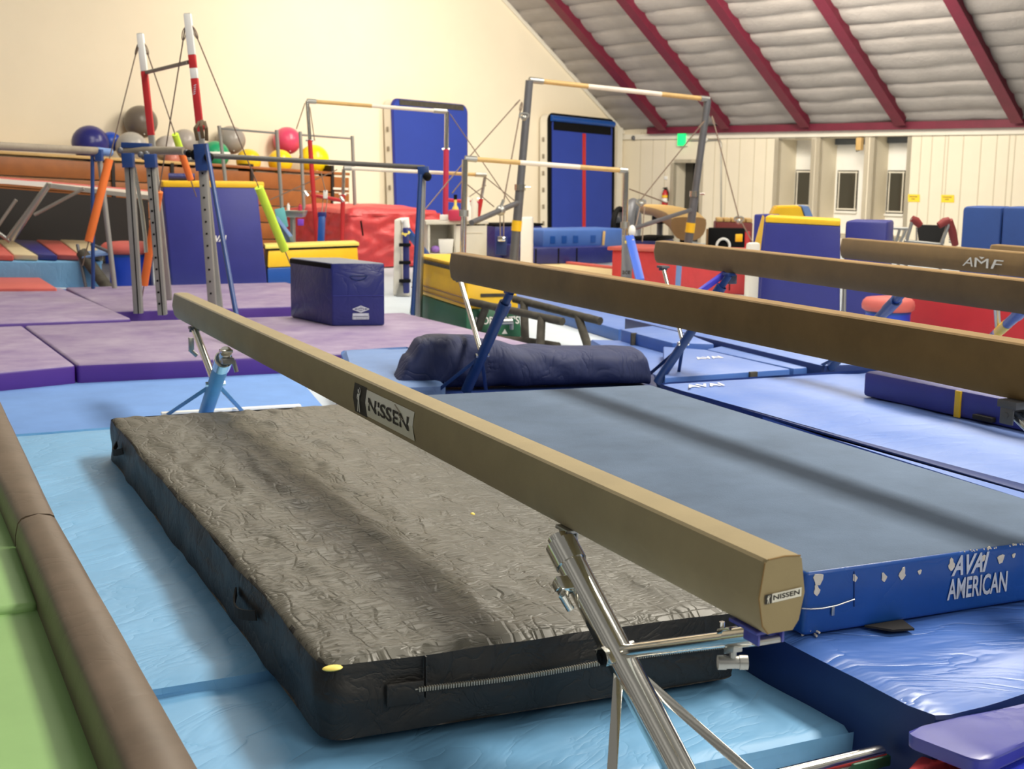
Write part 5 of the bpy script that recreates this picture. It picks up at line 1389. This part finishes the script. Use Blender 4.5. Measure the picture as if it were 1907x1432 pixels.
cs = thing('chalk_stand', 'grey chalk tray on a post with coloured bottles, before the red stack', 'stand', PX(545, 18.2, 0))
Yk = 18.2
mb = MB(); mb.tube([PX(546, Yk, 0), PX(545, Yk, HZ(PX(545, Yk, 0), 404))], .04, 14); obj('post', mb, M['steel'], cs)
zt = HZ(PX(545, Yk, 0), 404); c = PX(545, Yk, zt)
mb = MB(); w2, h2 = .19, .09
mb.box8([c + Vector((-w2 * .85, -.14, 0)), c + Vector((w2 * .85, -.14, 0)), c + Vector((w2 * .85, .14, 0)), c + Vector((-w2 * .85, .14, 0)), c + Vector((-w2, -.17, h2)), c + Vector((w2, -.17, h2)), c + Vector((w2, .17, h2)), c + Vector((-w2, .17, h2))], .01); obj('tray', mb, M['steel'], cs)
for x, dz, r, h, m, lab, cat in ((537, h2, .022, .10, 'white', 'small white bottle standing in the grey chalk tray', 'bottle'), (559, h2, .03, .09, 'pinkpost', 'pink bottle lying at the right end of the chalk tray', 'bottle')):
    p = PX(x, Yk, zt + dz + .002); mb = MB(); mb.tube([p, p + UP * h * .7, p + UP * h * .8, p + UP * h], [r, r, r * .5, r * .5], 12); tag(obj('bottle', mb, M[m]), lab, cat)
mb = MB(); mb.bar(D(520, 388, Yk - .25), D(528, 424, Yk - .25), .14, .02, .008, side=CR); tag(obj('towel', mb, mat('teal_cloth', (110, 190, 196), .8)), 'teal towel hanging at the left of the chalk tray', 'towel')
mb = MB(); mb.bar(D(560, 408, Yk - .2), D(560, 420, Yk - .2), .08, .06, .01, side=CR); tag(obj('cloth', mb, mat('violet_cloth', (130, 70, 200), .8)), 'violet cloth hanging under the right end of the chalk tray', 'cloth')
mb = MB(); a, b = D(517, 415, 17.2), D(545, 452, 17.0); mb.bar(a, b, .05, .28, .01, side=CR); tag(obj('folded_board', mb, M['slate']), 'pale blue board leaning beside the lime foam sleeve', 'board')

wc = thing('cabinet', 'white cabinet with one open shelf behind the second beam', 'cabinet', PX(850, 18.8, 0))
Yc = 18.4
A, B = PX(797, Yc, 0), PX(906, Yc + .4, 0); C = A + Vector((-.12, .5, 0)); zt = HZ(A, 418); wv = (B - A); nb = (C - A)
mid = A + wv * .44
def cbox(p0, p1, z0, z1, d0=0.0, d1=1.0): 
    mb = MB(); q = [p0 + nb * d0, p1 + nb * d0, p1 + nb * d1, p0 + nb * d1]; return mb.box8([V3(p, z0) for p in q] + [V3(p, z1) for p in q], .005)
e = .03 / wv.length
mb = MB()
for p0, p1, z0, z1, d0_, d1_ in ((A, A + wv * e, 0, zt, 0, 1), (mid, mid + wv * e, 0, zt, 0, 1), (B - wv * e, B, 0, zt, 0, 1), (A, B, 0, .05, 0, 1), (A, B, .36, .39, 0, 1), (A, B, 0, zt, .94, 1)):
    q = [p0 + nb * d0_, p1 + nb * d0_, p1 + nb * d1_, p0 + nb * d1_]; mb.box8([V3(p, z0) for p in q] + [V3(p, z1) for p in q], .004)
obj('carcass', mb, M['offwhite'], wc)
obj('worktop', cbox(A - wv * .04, B + wv * .02, zt, zt + .05, -.06, 1.02), M['offwhite'], wc)
d_ = obj('cabinet_door', cbox(mid + wv * .02, B - wv * .01, .06, zt - .02, -.04, 0), M['offwhite'], wc)
mb = MB(); 
p0, p1 = mid + wv * .10 + nb * -.05, B - wv * .08 + nb * -.05
for a, b in ((V3(p0, zt - .12), V3(p1, zt - .12)),): mb.bar(a, b, .012, .008)
obj('door_panel_line', mb, M['whitepanel'], d_)
ztop = zt + .05
def on_cab(x, z=None): return V3(PX(x, Yc + .25, z or ztop), z or ztop)
p = on_cab(827); mb = MB(); mb.box(p + UP * .04 + UP * .002, CR * .06, Vector((0, .05, 0)), UP * .04, .008); tag(obj('tissue_box', mb, M['white']), 'small white box on the left end of the cabinet top', 'box')
p = on_cab(848); mb = MB(); mb.tube([p + UP * .002, p + UP * .02, p + UP * .18, p + UP * .22, p + UP * .3], [.04, .045, .045, .02, .02], 14)
t = thing('spray_bottle', 'yellow labelled bottle with dark cap on the cabinet top', 'bottle', p); obj('bottle_body', mb, M['paleyellow'], t); mb = MB(); mb.tube([p + UP * .3, p + UP * .37], .025, 12); obj('cap', mb, M['black'], t)
p = on_cab(850) + Vector((.02, -.15, 0)); mb = MB(); mb.box(p + UP * .082, CR * .13, Vector((0, .05, 0)), UP * .08, .03); tag(obj('pouch', mb, M['pinkpost']), 'pink pouch lying before the yellow bottle on the cabinet', 'pouch')
p = on_cab(871); mb = MB(); mb.tube([p + UP * .002, p + UP * .2, p + UP * .26, p + UP * .34], [.07, .07, .03, .03], 14); tag(obj('bottle', mb, M['white']), 'white bottle beside the chrome upright on the cabinet', 'bottle')
p = on_cab(882); mb = MB(); mb.tube([p + UP * .002, p + UP * .24, p + UP * .3, p + UP * .32], [.06, .065, .03, .03], 14); tag(obj('bottle', mb, M['whitepanel']), 'cream bottle, rightmost on the cabinet top', 'bottle')
p = V3(PX(831, Yc + .2, .39), .392); mb = MB(); mb.box8([p + Vector((-.09, -.08, 0)), p + Vector((.09, -.08, 0)), p + Vector((.09, .08, 0)), p + Vector((-.09, .08, 0)), p + Vector((-.11, -.1, .2)), p + Vector((.11, -.1, .2)), p + Vector((.11, .1, .2)), p + Vector((-.11, .1, .2))], .012); tag(obj('basket', mb, M['white']), 'white plastic basket on the open cabinet shelf', 'basket')
p = V3(PX(811, Yc + .15, .39), .392); mb = MB(); mb.sphere(p + UP * .055, .07, 14, 8, .75); tag(obj('cloth', mb, mat('lilac_cloth', (150, 110, 190), .8)), 'lilac cloth bundle left of the white basket in the cabinet', 'cloth')

# ------------------------------------------------------------------ wall mats and mats along the back
def wall_mat(label, px, th, stripe):
    pts = [BW(x, y, .30) for x, y in px]     # bottom-left, bottom-right, top-right, top-left
    c = sum(pts, Vector()) / 4
    t = thing('inflatable_mat', label, 'mat', V3(c, 0))
    for i in (0, 1): pts[i] = V3(pts[i], 0.0) + NB * .1
    W_, H2 = (pts[1] - pts[0]), (pts[3] - pts[0])
    def rr(o, inset, rad):
        u = (pts[2] - pts[3]).normalized(); v = (pts[0] - pts[3]).normalized(); out = []
        tl, tr_ = pts[3] + u * inset + v * inset, pts[2] - u * inset + v * inset
        bl_, br_ = pts[0] + u * inset - v * inset, pts[1] - u * inset - v * inset
        for k_ in range(7):
            a = math.pi / 2 * k_ / 6; out.append(tl + u * rad * (1 - math.cos(a)) + v * rad * (1 - math.sin(a)))
        for k_ in range(7):
            a = math.pi / 2 * k_ / 6; out.append(tr_ - u * rad * (1 - math.sin(a)) + v * rad * (1 - math.cos(a)))
        return [p + NB * o for p in out + [br_, bl_]]
    mb = MB(); mb.prism(rr(-th, 0, .16), NB * th, .02); obj('side_wall', mb, M['whitepanel'], t)
    mb = MB(); mb.prism(rr(.0, -.02, .17), NB * .03, .01); obj('border', mb, M['black' if stripe else 'navyblue'], t)
    ins = .10 if stripe else .02
    q = rr(.03, ins, .15)
    mb = MB(); mb.prism(q, NB * .012, 0); bf_ = obj('blue_face', mb, M['wallmat'], t)
    u = (pts[2] - pts[3]).normalized(); v = (pts[0] - pts[3]).normalized(); wW = (pts[2] - pts[3]).length
    o = pts[3] + u * (.14 if stripe else .18) + v * (.0 if not stripe else .06) + NB * .046
    mb = MB(); q = [o, o + u * (wW - .3), o + u * (wW - .3) + v * (.11 if not stripe else .3), o + v * (.11 if not stripe else .3)]; mb.prism(q, NB * .01); obj('top_flap', mb, M['foam'] if not stripe else M['black'], t)
    if stripe:
        mb = MB(); q = [pts[3] + u * .06 + v * .02, pts[3] + u * (wW - .06) + v * .02]; mb.tube([q[0] + NB * .05 + v * .08, q[1] + NB * .05 + v * .08], .07, 12); obj('top_roll', mb, M['avaiside'], t)
        mb = MB(); o = pts[3] + u * (wW * .49) + v * .38 + NB * .045; L = (pts[0] - pts[3]).length - .45; q = [o, o + u * .11, o + u * .11 + v * L, o + v * L]; mb.prism(q, NB * .01); obj('centre_stripe', mb, M['redpost'], bf_)
    for i in range(6):
        f = .2 + .13 * i
        p = pts[3] + (pts[0] - pts[3]) * f + NB * (-th * .5) - u * .012
        mb = MB(); mb.box(p, u * .01, NB * .03, v * .05, .008); obj('side_valve', mb, M['greybar'], t)
wall_mat('tall blue inflatable mat leaning on the back wall, plain faced', [(732, 470), (862, 480), (868, 197), (728, 184)], .26, False)
wall_mat('tall blue inflatable mat with red centre stripe and black border on the back wall', [(1014, 480), (1134, 488), (1143, 224), (1020, 211)], .26, True)

Yf = 21.6
def solid(name, label, cat, xa, xb, ytop, Ya_, Yb__, depth, m, zb=0.0, bevel=.03, group=None, taper=0.0, ybot=None, parts=None):
    A, B = PX(xa, Ya_, zb), PX(xb, Yb__, zb)
    if ybot: zb = HZ(A, ybot); A, B = V3(A, zb), V3(B, zb)
    n_ = Vector((-(B - A).y, (B - A).x, 0)).normalized() * depth
    zt_ = HZ(A, ytop)
    t = thing(name, label, cat, V3((A + B) / 2, zb), group)
    mb = block3(A, B, A + n_, zb, zt_, bevel, taper)
    mm = m
    if isinstance(m, (list, tuple)): mb.topmat(1)
    obj('mat_body' if cat == 'mat' else 'body', mb, m, t)
    return t, A, B, n_, zt_
t, A, B, n_, zt_ = solid('folded_mat', 'bright blue folded foam mat with notched edges before the striped wall mat', 'mat', 1011, 1160, 428, 21.6, 22.6, .8, M['paleside'], ybot=463, bevel=.04)
ux = (B - A).normalized(); nf = Vector((ux.y, -ux.x, 0)); L = (B - A).length
mb = MB()
for u in (.11, .25, .39, .61): mb.box(V3(A + ux * L * u, A.z + (zt_ - A.z) * .46) + nf * .004, ux * .05, nf * .006, UP * .06)
obj('notches', mb, M['avaiside'], t)
mb = MB(); mb.bar(V3(A + ux * L * .73, A.z + .03) + nf * .02, V3(A + ux * L * .74, zt_ - .04) + nf * .02, .05, .02, .008, side=ux); obj('tan_strap', mb, M['barwood'], t)
t, A2_, B2_, n2_, z2_ = solid('folded_mat', 'low navy panel mats under the bright blue folded mat', 'mat', 988, 1142, 461, 21.3, 21.9, 1.2, M['navyvinyl'], bevel=.02, zb=.063)
ux = (B2_ - A2_).normalized(); nf = Vector((ux.y, -ux.x, 0)); L = (B2_ - A2_).length
mb = MB()
for u in (.06, .33, .55): mb.box(V3(A2_ + ux * L * u, z2_ * .5) + nf * .003, ux * .012, nf * .004, UP * z2_ * .45)
obj('fold_gaps', mb, M['black'], t)
t, A3_, B3_, n3_, z3_ = solid('crash_mat', 'dark navy mat with black top left of the bright blue folded mat', 'mat', 921, 1010, 421, 22.4, 22.9, .6, M['navyvinyl'], bevel=.03, zb=.063)
mb = block3(A3_ - n3_ * .02, B3_ - n3_ * .02, A3_ + n3_, z3_ + .001, z3_ + .04, .01); obj('black_top', mb, M['black'], t)
t, A3_, B3_, n3_, z3_ = solid('crash_mat', 'dark navy mat with black top behind the red vaulting mat', 'mat', 1172, 1222, 446, 20.5, 20.3, .8, M['navyvinyl'], bevel=.03)
mb = block3(A3_ - n3_ * .02, B3_ - n3_ * .02, A3_ + n3_, z3_ + .001, z3_ + .05, .01); obj('black_top', mb, M['black'], t)
# pale wooden runway with a red edge
rw = thing('runway', 'pale wooden floor deck with a red edge behind the second beam', 'floor deck', P(1000, 500, 0))
zrw = .06
mb = quad_slab([P(850, 560, zrw), P(1180, 560, zrw), P(1150, 502, zrw), P(890, 474, zrw)], .0, zrw, bevel=.005); obj('deck_boards', mb, M['palewood'], rw)
mb = MB(); a, b = P(880, 472, zrw), P(1160, 502, zrw); mb.bar(a + UP * .012, b + UP * .012, .05, .10, .01); obj('red_edge', mb, M['pinkred'], rw)

# ------------------------------------------------------------------ right side things
# fan and tyre by the corner
fc = BW(1160, 418, 1.0); fn = (CAM - fc); fn.z = 0; fn.normalize(); fs = Vector((-fn.y, fn.x, 0))
def ring(c, r, rt, m, name, par, n=28):
    mb = MB(); pts = [c + fs * (r * math.cos(t)) + UP * (r * math.sin(t)) for t in [2 * math.pi * i / n for i in range(n + 1)]]; mb.tube(pts, rt, 10); return obj(name, mb, m, par)
Yfan = 23.5
c = D(1153, 420, Yfan); r = .30; fs = Vector((.42, .9, 0)).normalized()
t = thing('floor_fan', 'black drum fan standing in the corner beside the striped wall mat', 'fan', V3(c, 0))
ring(c, r, .05, M['black'], 'drum', t)
for i in range(5):
    a = i * 1.256; mb = MB(); mb.bar(c, c + fs * (r * .85 * math.cos(a)) + UP * (r * .85 * math.sin(a)), .14, .015, .004, side=fs.cross(UP) + UP * .3); obj('fan_blade', mb, M['darksteel'], t)
mb = MB(); mb.tube([c - fn * .05, c + fn * .08], .07, 14); obj('hub', mb, M['black'], t)
mb = MB(); mb.bar(c + fs * r, V3(c + fs * r * 1.1, 0), .05, .05); mb.bar(c - fs * r, V3(c - fs * r * 1.1, 0), .05, .05); obj('stand', mb, M['brown'], t)
c = D(1178, 416, Yfan + .1); t = thing('tyre', 'grey rubber tyre standing behind the black drum fan', 'tyre', V3(c, c.z - .42))
mb = MB(); pts = [c + fs * (.2 * math.cos(q)) + UP * (.36 * math.sin(q)) for q in [2 * math.pi * i / 28 for i in range(29)]]; mb.tube(pts, .10, 12); obj('tread', mb, M['darksteel'], t)
# red vaulting mat
t, A, B, n_, z_ = solid('vaulting_mat', 'red vinyl vaulting mat with an overhanging lip behind the third beam', 'mat', 1138, 1388, 466, 17.6, 16.8, .9, M['red'], bevel=.02)
ux = (B - A).normalized()
mb = block3(A - n_ * .04 - ux * .06, B - n_ * .04, A + n_, z_, z_ + .05, .015); obj('top_lip', mb, M['pinkred'], t)
mb = MB(); nf = Vector((ux.y, -ux.x, 0)); p = A + ux * (B - A).length * .885; mb.bar(V3(p, .05) + nf * .004, V3(p, z_ - .03) + nf * .004, .012, .006, 0, side=ux); obj('seam', mb, M['black'], t)
a, b = pline(1266, 470, 1262, 540, 14.6, 0.0); mb = MB(); mb.bar(a, b, .06, .03, .004, side=CR)
tag(obj('steel_post', mb, M['slate']), 'slim grey blue post before the red vaulting mat', 'post')
# vaulting horse, lit top and shaded sides put into its colours
vh = thing('vaulting_horse', 'leather vaulting horse with lit tan top and shaded brown sides painted in', 'vaulting horse', PX(1265, 20, 0))
Yn, Yfr = 19.2, 22.4
cn, cfar = D(1283, 408, Yn), D(1212, 390, Yfr)
ax = (cfar - cn).normalized(); sx_ = Vector((ax.y, -ax.x, 0)).normalized()
if sx_.x < 0: sx_ = -sx_
hw = 33 / FPX * Yn
mb = MB(); rings = []
for i in range(15):
    u = i / 14; c = cn + (cfar - cn) * u; sc_ = (1 - .1 * u) * (1 if u < .9 else .85); dip = (.03 * math.sin(u * math.pi)) - (.06 * max(0, .15 - u) / .15)
    rg = []
    for k_ in range(20):
        a = 2 * math.pi * k_ / 20; x_ = math.cos(a); z_ = math.sin(a)
        zz_ = (.09 * max(0, z_) ** .4 if z_ > 0 else -abs(z_) ** .9 * (.26 - .16 * min(1, u * 1.6)))
        rg.append(mb.bm.verts.new(c + sx_ * (hw * sc_ * math.copysign(abs(x_) ** .75, x_)) + UP * (zz_ + dip)))
    rings.append(rg)
for a, b in zip(rings, rings[1:]):
    for k_ in range(20):
        f = mb.bm.faces.new((a[k_], a[(k_ + 1) % 20], b[(k_ + 1) % 20], b[k_]))
f1_ = mb.bm.faces.new(rings[0][::-1]); mb.bm.faces.new(rings[-1])
bmesh.ops.recalc_face_normals(mb.bm, faces=mb.bm.faces); mb.topmat(1, .35)
obj('horse_body', mb, [M['brown'], M['litleather']], vh, smooth=60)
for u, x in ((.12, 0), (.72, 0)):
    p = cn + (cfar - cn) * u - UP * .1; mb = MB(); mb.tube([p, V3(p, .03)], .05, 12); mb.box(V3(p, .035), sx_ * .35, ax * .05, UP * .03, .01); obj('leg', mb, M['darksteel'] if u > .5 else M['black'], vh)
mb = MB(); p = cn + (cfar - cn) * .72 - UP * .13; mb.box(p, sx_ * .12, ax * .12, UP * .06, .01); obj('mount_plate', mb, M['black'], vh)
# boards stacked behind the beam
Yo = 19.8
mb = MB(); A, B = PX(1330, Yo + .6, 0), PX(1398, Yo + .4, 0); t = thing('spring_board', 'dark red board crate with tan slats behind the ringed black board', 'board', V3((A + B) / 2, 0))
z0_, z1_ = HZ(A, 424), HZ(A, 413)
mb = block3(A, B, A + Vector((.05, .6, 0)), 0, z1_, .02); obj('red_body', mb, mat('dark_red_board', (116, 40, 38), .5, var=.1), t)
for i in range(5):
    q = A + (B - A) * (.02 + .2 * i); mb = block3(q, q + (B - A) * .17, q + Vector((.05, .5, 0)), z1_ + .002, z1_ + .06, .008); obj('slat', mb, M['barwood'], t)
A, B = PX(1316, Yo, 0), PX(1384, Yo - .05, 0); zt_ = HZ(A, 424)
t = thing('spring_board', 'black board with a white ring mark standing on edge', 'board', V3((A + B) / 2, 0))
mb = block3(A, B, A + Vector((.02, .1, 0)), 0, zt_, .01); obj('board_face', mb, M['black'], t)
mb = MB(); c = PX(1346, Yo - .02, HZ(PX(1346, Yo - .02, 0), 458)); c.y -= .03
mb.tube([c + CR * (.10 * math.cos(q)) + UP * (.11 * math.sin(q)) for q in [math.pi * 2 * i / 24 for i in range(25)]], .02, 8); obj('ring_mark', mb, M['white'], t)
mb = block3(A - (B - A) * .06, A - (B - A) * .0, A - (B - A) * .06 + Vector((.02, .1, 0)), 0, zt_ - .02, .005); obj('wood_edge', mb, M['brown'], t)
mb = block3(B, B + (B - A) * .14, B + Vector((.02, .12, 0)), 0, zt_ - .05, .005); obj('red_edge', mb, M['redpost'], t)
# blue block with yellow top, white side
Yy = 14.2
t = thing('trapezoid_block', 'wide blue block with yellow top rail behind the third beam', 'block', PX(1490, Yy, 0))
A, B = PX(1412, Yy, 0), PX(1564, Yy - .35, 0); nb_ = Vector((.2, .8, 0)); At, Bt = D(1425, 414, Yy), D(1565, 421, Yy - .35)
zz = (At.z + Bt.z) / 2; At, Bt = V3(At, At.z), V3(Bt, Bt.z)
mb = MB(); mb.box8([A, B, B + nb_, A + nb_, At, Bt, Bt + nb_, At + nb_], .02); obj('block_body', mb, M['navyblue'], t)
e_ = UP * .065
mb = MB(); mb.box8([At, Bt, Bt + nb_, At + nb_, At + e_, Bt + e_ * .9, Bt + nb_ + e_ * .9, At + nb_ + e_], .015); obj('top_rail', mb, M['yellow'], t)
mb = MB(); a0_, a1_ = D(1408, 452, Yy + .1), D(1423, 404, Yy + .1); mb.prism([D(1402, 470, Yy + .25), D(1416, 470, Yy + .05), D(1424, 404, Yy + .05), D(1421, 401, Yy + .25)], Vector((.05, .3, 0)), .005); obj('yellow_side', mb, M['yellow'], t)
t, A, B, n_, z_ = solid('vault_block', 'plain blue vinyl block right of the yellow topped block', 'block', 1565, 1642, 411, Yy - .34, Yy - .5, .7, M['navyblue'], bevel=.03)
t, A, B, n_, z_ = solid('padded_post', 'white padded panel at the left of the wide blue block', 'post', 1392, 1412, 452, Yy - .2, Yy - .1, .08, M['whitepanel'], bevel=.03)
t, A, B, n_, z_ = solid('folded_mat', 'tall dark blue mat standing left of the yellow wedge', 'mat', 1397, 1426, 399, Yy + 1.6, Yy + 1.5, .4, M['navyblue'], bevel=.02)
Yz = Yy + 2.0
q = [D(1427, 420, Yz), D(1505, 424, Yz - .1), D(1491, 384, Yz - .1), D(1445, 385, Yz)]
wt = thing('wedge_block', 'yellow trapezoid block peeking over the wide blue block', 'block', V3((q[0] + q[1]) / 2, 0))
mb = MB(); q0_ = [V3(q[0], .0), V3(q[1], .0), q[1], q[2], q[3], q[0]]; mb.prism(q0_, Vector((.1, .7, 0)), .015); obj('block_body', mb, M['yellow'], wt)
mb = MB(); mb.prism([q[1] + CR * .01, q[2] + CR * .01, q[2] + CR * .10, q[1] + CR * .12], Vector((.1, .7, 0)), .01); obj('blue_side', mb, M['slate'], wt)
# deep red mat and navy foam blocks
t, A, B, n_, z_ = solid('crash_mat', 'deep red mat standing behind the lower right beams', 'mat', 1686, 2060, 552, 12.6, 10.9, .5, M['deepred'], bevel=.03)
t, A, B, n_, z_ = solid('foam_block', 'left one of two tall blue foam blocks at the right edge', 'block', 1778, 1850, 384, 13.4, 13.2, .6, M['bluefoam'], bevel=.04, group='blue foam blocks')
t, A, B, n_, z_ = solid('foam_block', 'right one of two tall blue foam blocks at the right edge', 'block', 1851, 1960, 385, 13.2, 12.9, .6, M['bluefoam'], bevel=.04, group='blue foam blocks')
# trampette leaning and folded steel frame
Ym = 15.2
tm = thing('mini_trampoline', 'small trampoline tipped on its side with red pads and black bed', 'trampoline', PX(1735, Ym, 0))
a, b, c_, d_ = D(1698, 452, Ym), D(1756, 456, Ym), D(1768, 418, Ym + .3), D(1712, 416, Ym + .3)
mb = MB()
for p, q in ((D(1688, 449, Ym), D(1700, 407, Ym)), (D(1752, 456, Ym), D(1768, 414, Ym)), (D(1684, 449, Ym), D(1756, 456, Ym))): mb.tube([p, q], .022, 10)
p = D(1690, 450, Ym); mb.tube([p, V3(p, 0)], .022, 10); p = D(1754, 456, Ym); mb.tube([p, V3(p, 0)], .022, 10)
obj('steel_frame', mb, M['steel'], tm)
mb = MB(); q = [D(1712, 452, Ym + .1), D(1758, 455, Ym + .1), D(1764, 420, Ym + .35), D(1708, 418, Ym + .35)]; mb.prism(q, Vector((0, .02, 0))); obj('bed', mb, M['black'], tm)
for p, q in ((D(1698, 407, Ym), D(1714, 420, Ym)), (D(1748, 420, Ym), D(1768, 410, Ym)), (D(1768, 410, Ym), D(1779, 456, Ym + .1))):
    mb = MB(); mb.tube([p, (p + q) / 2 + UP * .01, q], [.04, .05, .04], 10); obj('pad', mb, mat('dull_red_pad', (140, 50, 48), .6), tm)
for x0, x1 in ((1706, 1702), (1767, 1773)):
    mb = MB()
    for i in range(7):
        y = 424 + i * 4.4; mb.tube([D(x0, y, Ym + .1), D(x1 + 6, y + 4, Ym + .1)], .009, 5)
    obj('springs', mb, M['steel'], tm)
fs_ = thing('folding_stand', 'grey steel folding stand left of the tipped small trampoline', 'stand', PX(1668, Ym + .6, 0))
for (x0, y0, x1, y1) in ((1640, 424, 1692, 426), (1646, 425, 1640, 452), (1658, 425, 1664, 452), (1676, 426, 1668, 452), (1688, 426, 1676, 452), (1652, 425, 1646, 452)):
    a, b = D(x0, y0, Ym + .6), D(x1, y1, Ym + .6)
    if y1 > 440: b = a + (b - a) * (a.z / (a.z - b.z))
    tube_obj('tube', a, b, .018, M['steel'], fs_)

# ------------------------------------------------------------------ small things on the right wall
WRp = lambda x, y, off=0.0: PL(x, y, CN + NR * off, NR)
t = thing('exit_sign', 'green lit exit sign under the maroon eave beam', 'sign', WRp(1270, 272, .02))
c = WRp(1270, 260, .09); mb = MB(); mb.box(c, ED * .10, NR * .05, UP * .14, .01); obj('lit_face', mb, M['exitg'], t)
mb = MB(); mb.box(c - NR * .055, ED * .12, NR * .03, UP * .15, .008); obj('housing', mb, M['whitepanel'], t)
c = WRp(1238, 384, .14); t = thing('fire_extinguisher', 'red fire extinguisher hanging left of the dark door', 'fire extinguisher', c)
mb = MB(); mb.tube([c, c + UP * .02, c + UP * .30, c + UP * .36, c + UP * .38], [.06, .075, .075, .04, .03], 16); obj('cylinder', mb, M['redpost'], t)
mb = MB(); mb.tube([c + UP * .10, c + UP * .19], .077, 16); obj('label_band', mb, M['white'], t)
mb = MB(); mb.tube([c + UP * .2, c + UP * .26], .078, 16); obj('tag_band', mb, M['yellow'], t)
mb = MB(); mb.tube([c + UP * .38, c + UP * .42], .03, 10); mb.bar(c + UP * .42 - ED * .07, c + UP * .44 + ED * .06, .02, .02, .004); mb.tube([c + UP * .42 + ED * .05, c + UP * .3 + ED * .10, c + UP * .12 + ED * .09], .014, 8); obj('valve_and_hose', mb, M['black'], t)
mb = MB(); mb.box(WRp(1238, 366, .03), ED * .04, NR * .03, UP * .16, .004); obj('wall_bracket', mb, M['steel'], t)
for x0, x1, y0, y1, lab in ((1691, 1713, 362, 376, 'yellow wall notice, the left one of the two'), (1753, 1777, 363, 377, 'yellow wall notice, the right one of the two')):
    a, b, c_, d_ = WRp(x0, y1, .004), WRp(x1, y1, .004), WRp(x1, y0, .004), WRp(x0, y0, .004)
    a.z = b.z = (a.z + b.z) / 2; c_.z = d_.z = (c_.z + d_.z) / 2
    t = thing('wall_notice', lab, 'sign', (a + b) / 2, 'yellow wall notices'); mb = MB(); mb.prism([a, b, c_, d_], NR * .008); obj('plate', mb, M['signy'], t)
    mb = MB(); u, v = (b - a), (d_ - a)
    for r_, (k0, k1) in enumerate(((.14, .84), (.30, .62))):
        n_ = 9 if r_ == 0 else 5
        for i in range(n_):
            f0 = k0 + (k1 - k0) * i / n_; p = a + u * f0 + v * (.62 - .3 * r_) + NR * .010; mb.poly([p, p + u * ((k1 - k0) / n_ * .7), p + u * ((k1 - k0) / n_ * .7) + v * .16, p + v * .16])
    obj('printed_lines', mb, M['brown'], t, smooth=0)
t = thing('junction_box', 'small brass coloured box high between the second and third windows', 'box', WRp(1603, 280, .05)); c = WRp(1601, 268, .08)
mb = MB(); mb.box(c, ED * .06, NR * .06, UP * .13, .01); obj('housing', mb, M['barwood'], t)
mb = MB(); mb.tube([c - UP * .13, c - UP * .16 - ED * .06, c + UP * .02 - ED * .1], .012, 6); obj('wire', mb, M['ink'], t)
t = thing('conduit', 'grey conduit running along the wall top to the exit sign', 'conduit', WRp(1220, 258, .03))
mb = MB(); mb.tube([WRp(1182, 257, .03), WRp(1258, 256, .03)], .014, 8); mb.tube([WRp(1283, 262, .03), WRp(1340, 261, .03), WRp(1343, 266, .03), WRp(1343, 410, .03)], .014, 8); obj('pipe', mb, M['steel'], t)
mb = MB(); mb.sphere(WRp(1180, 257, .05), .06, 10, 8); obj('sprinkler_head', mb, M['darksteel'], t)
c = WRp(1240, 331, .012); mb = MB(); mb.box(c, ED * .05, NR * .012, UP * .04, .004); tag(obj('light_switch', mb, M['white']), 'small white switch plate above the fire extinguisher', 'switch')
c = WRp(1313, 259, .10); mb = MB(); mb.sphere(c, .06, 10, 8); mb.box(c - NR * .06, ED * .03, NR * .04, UP * .03, .005); tag(obj('flood_light', mb, M['white']), 'white twin emergency light head right of the exit sign', 'lamp')
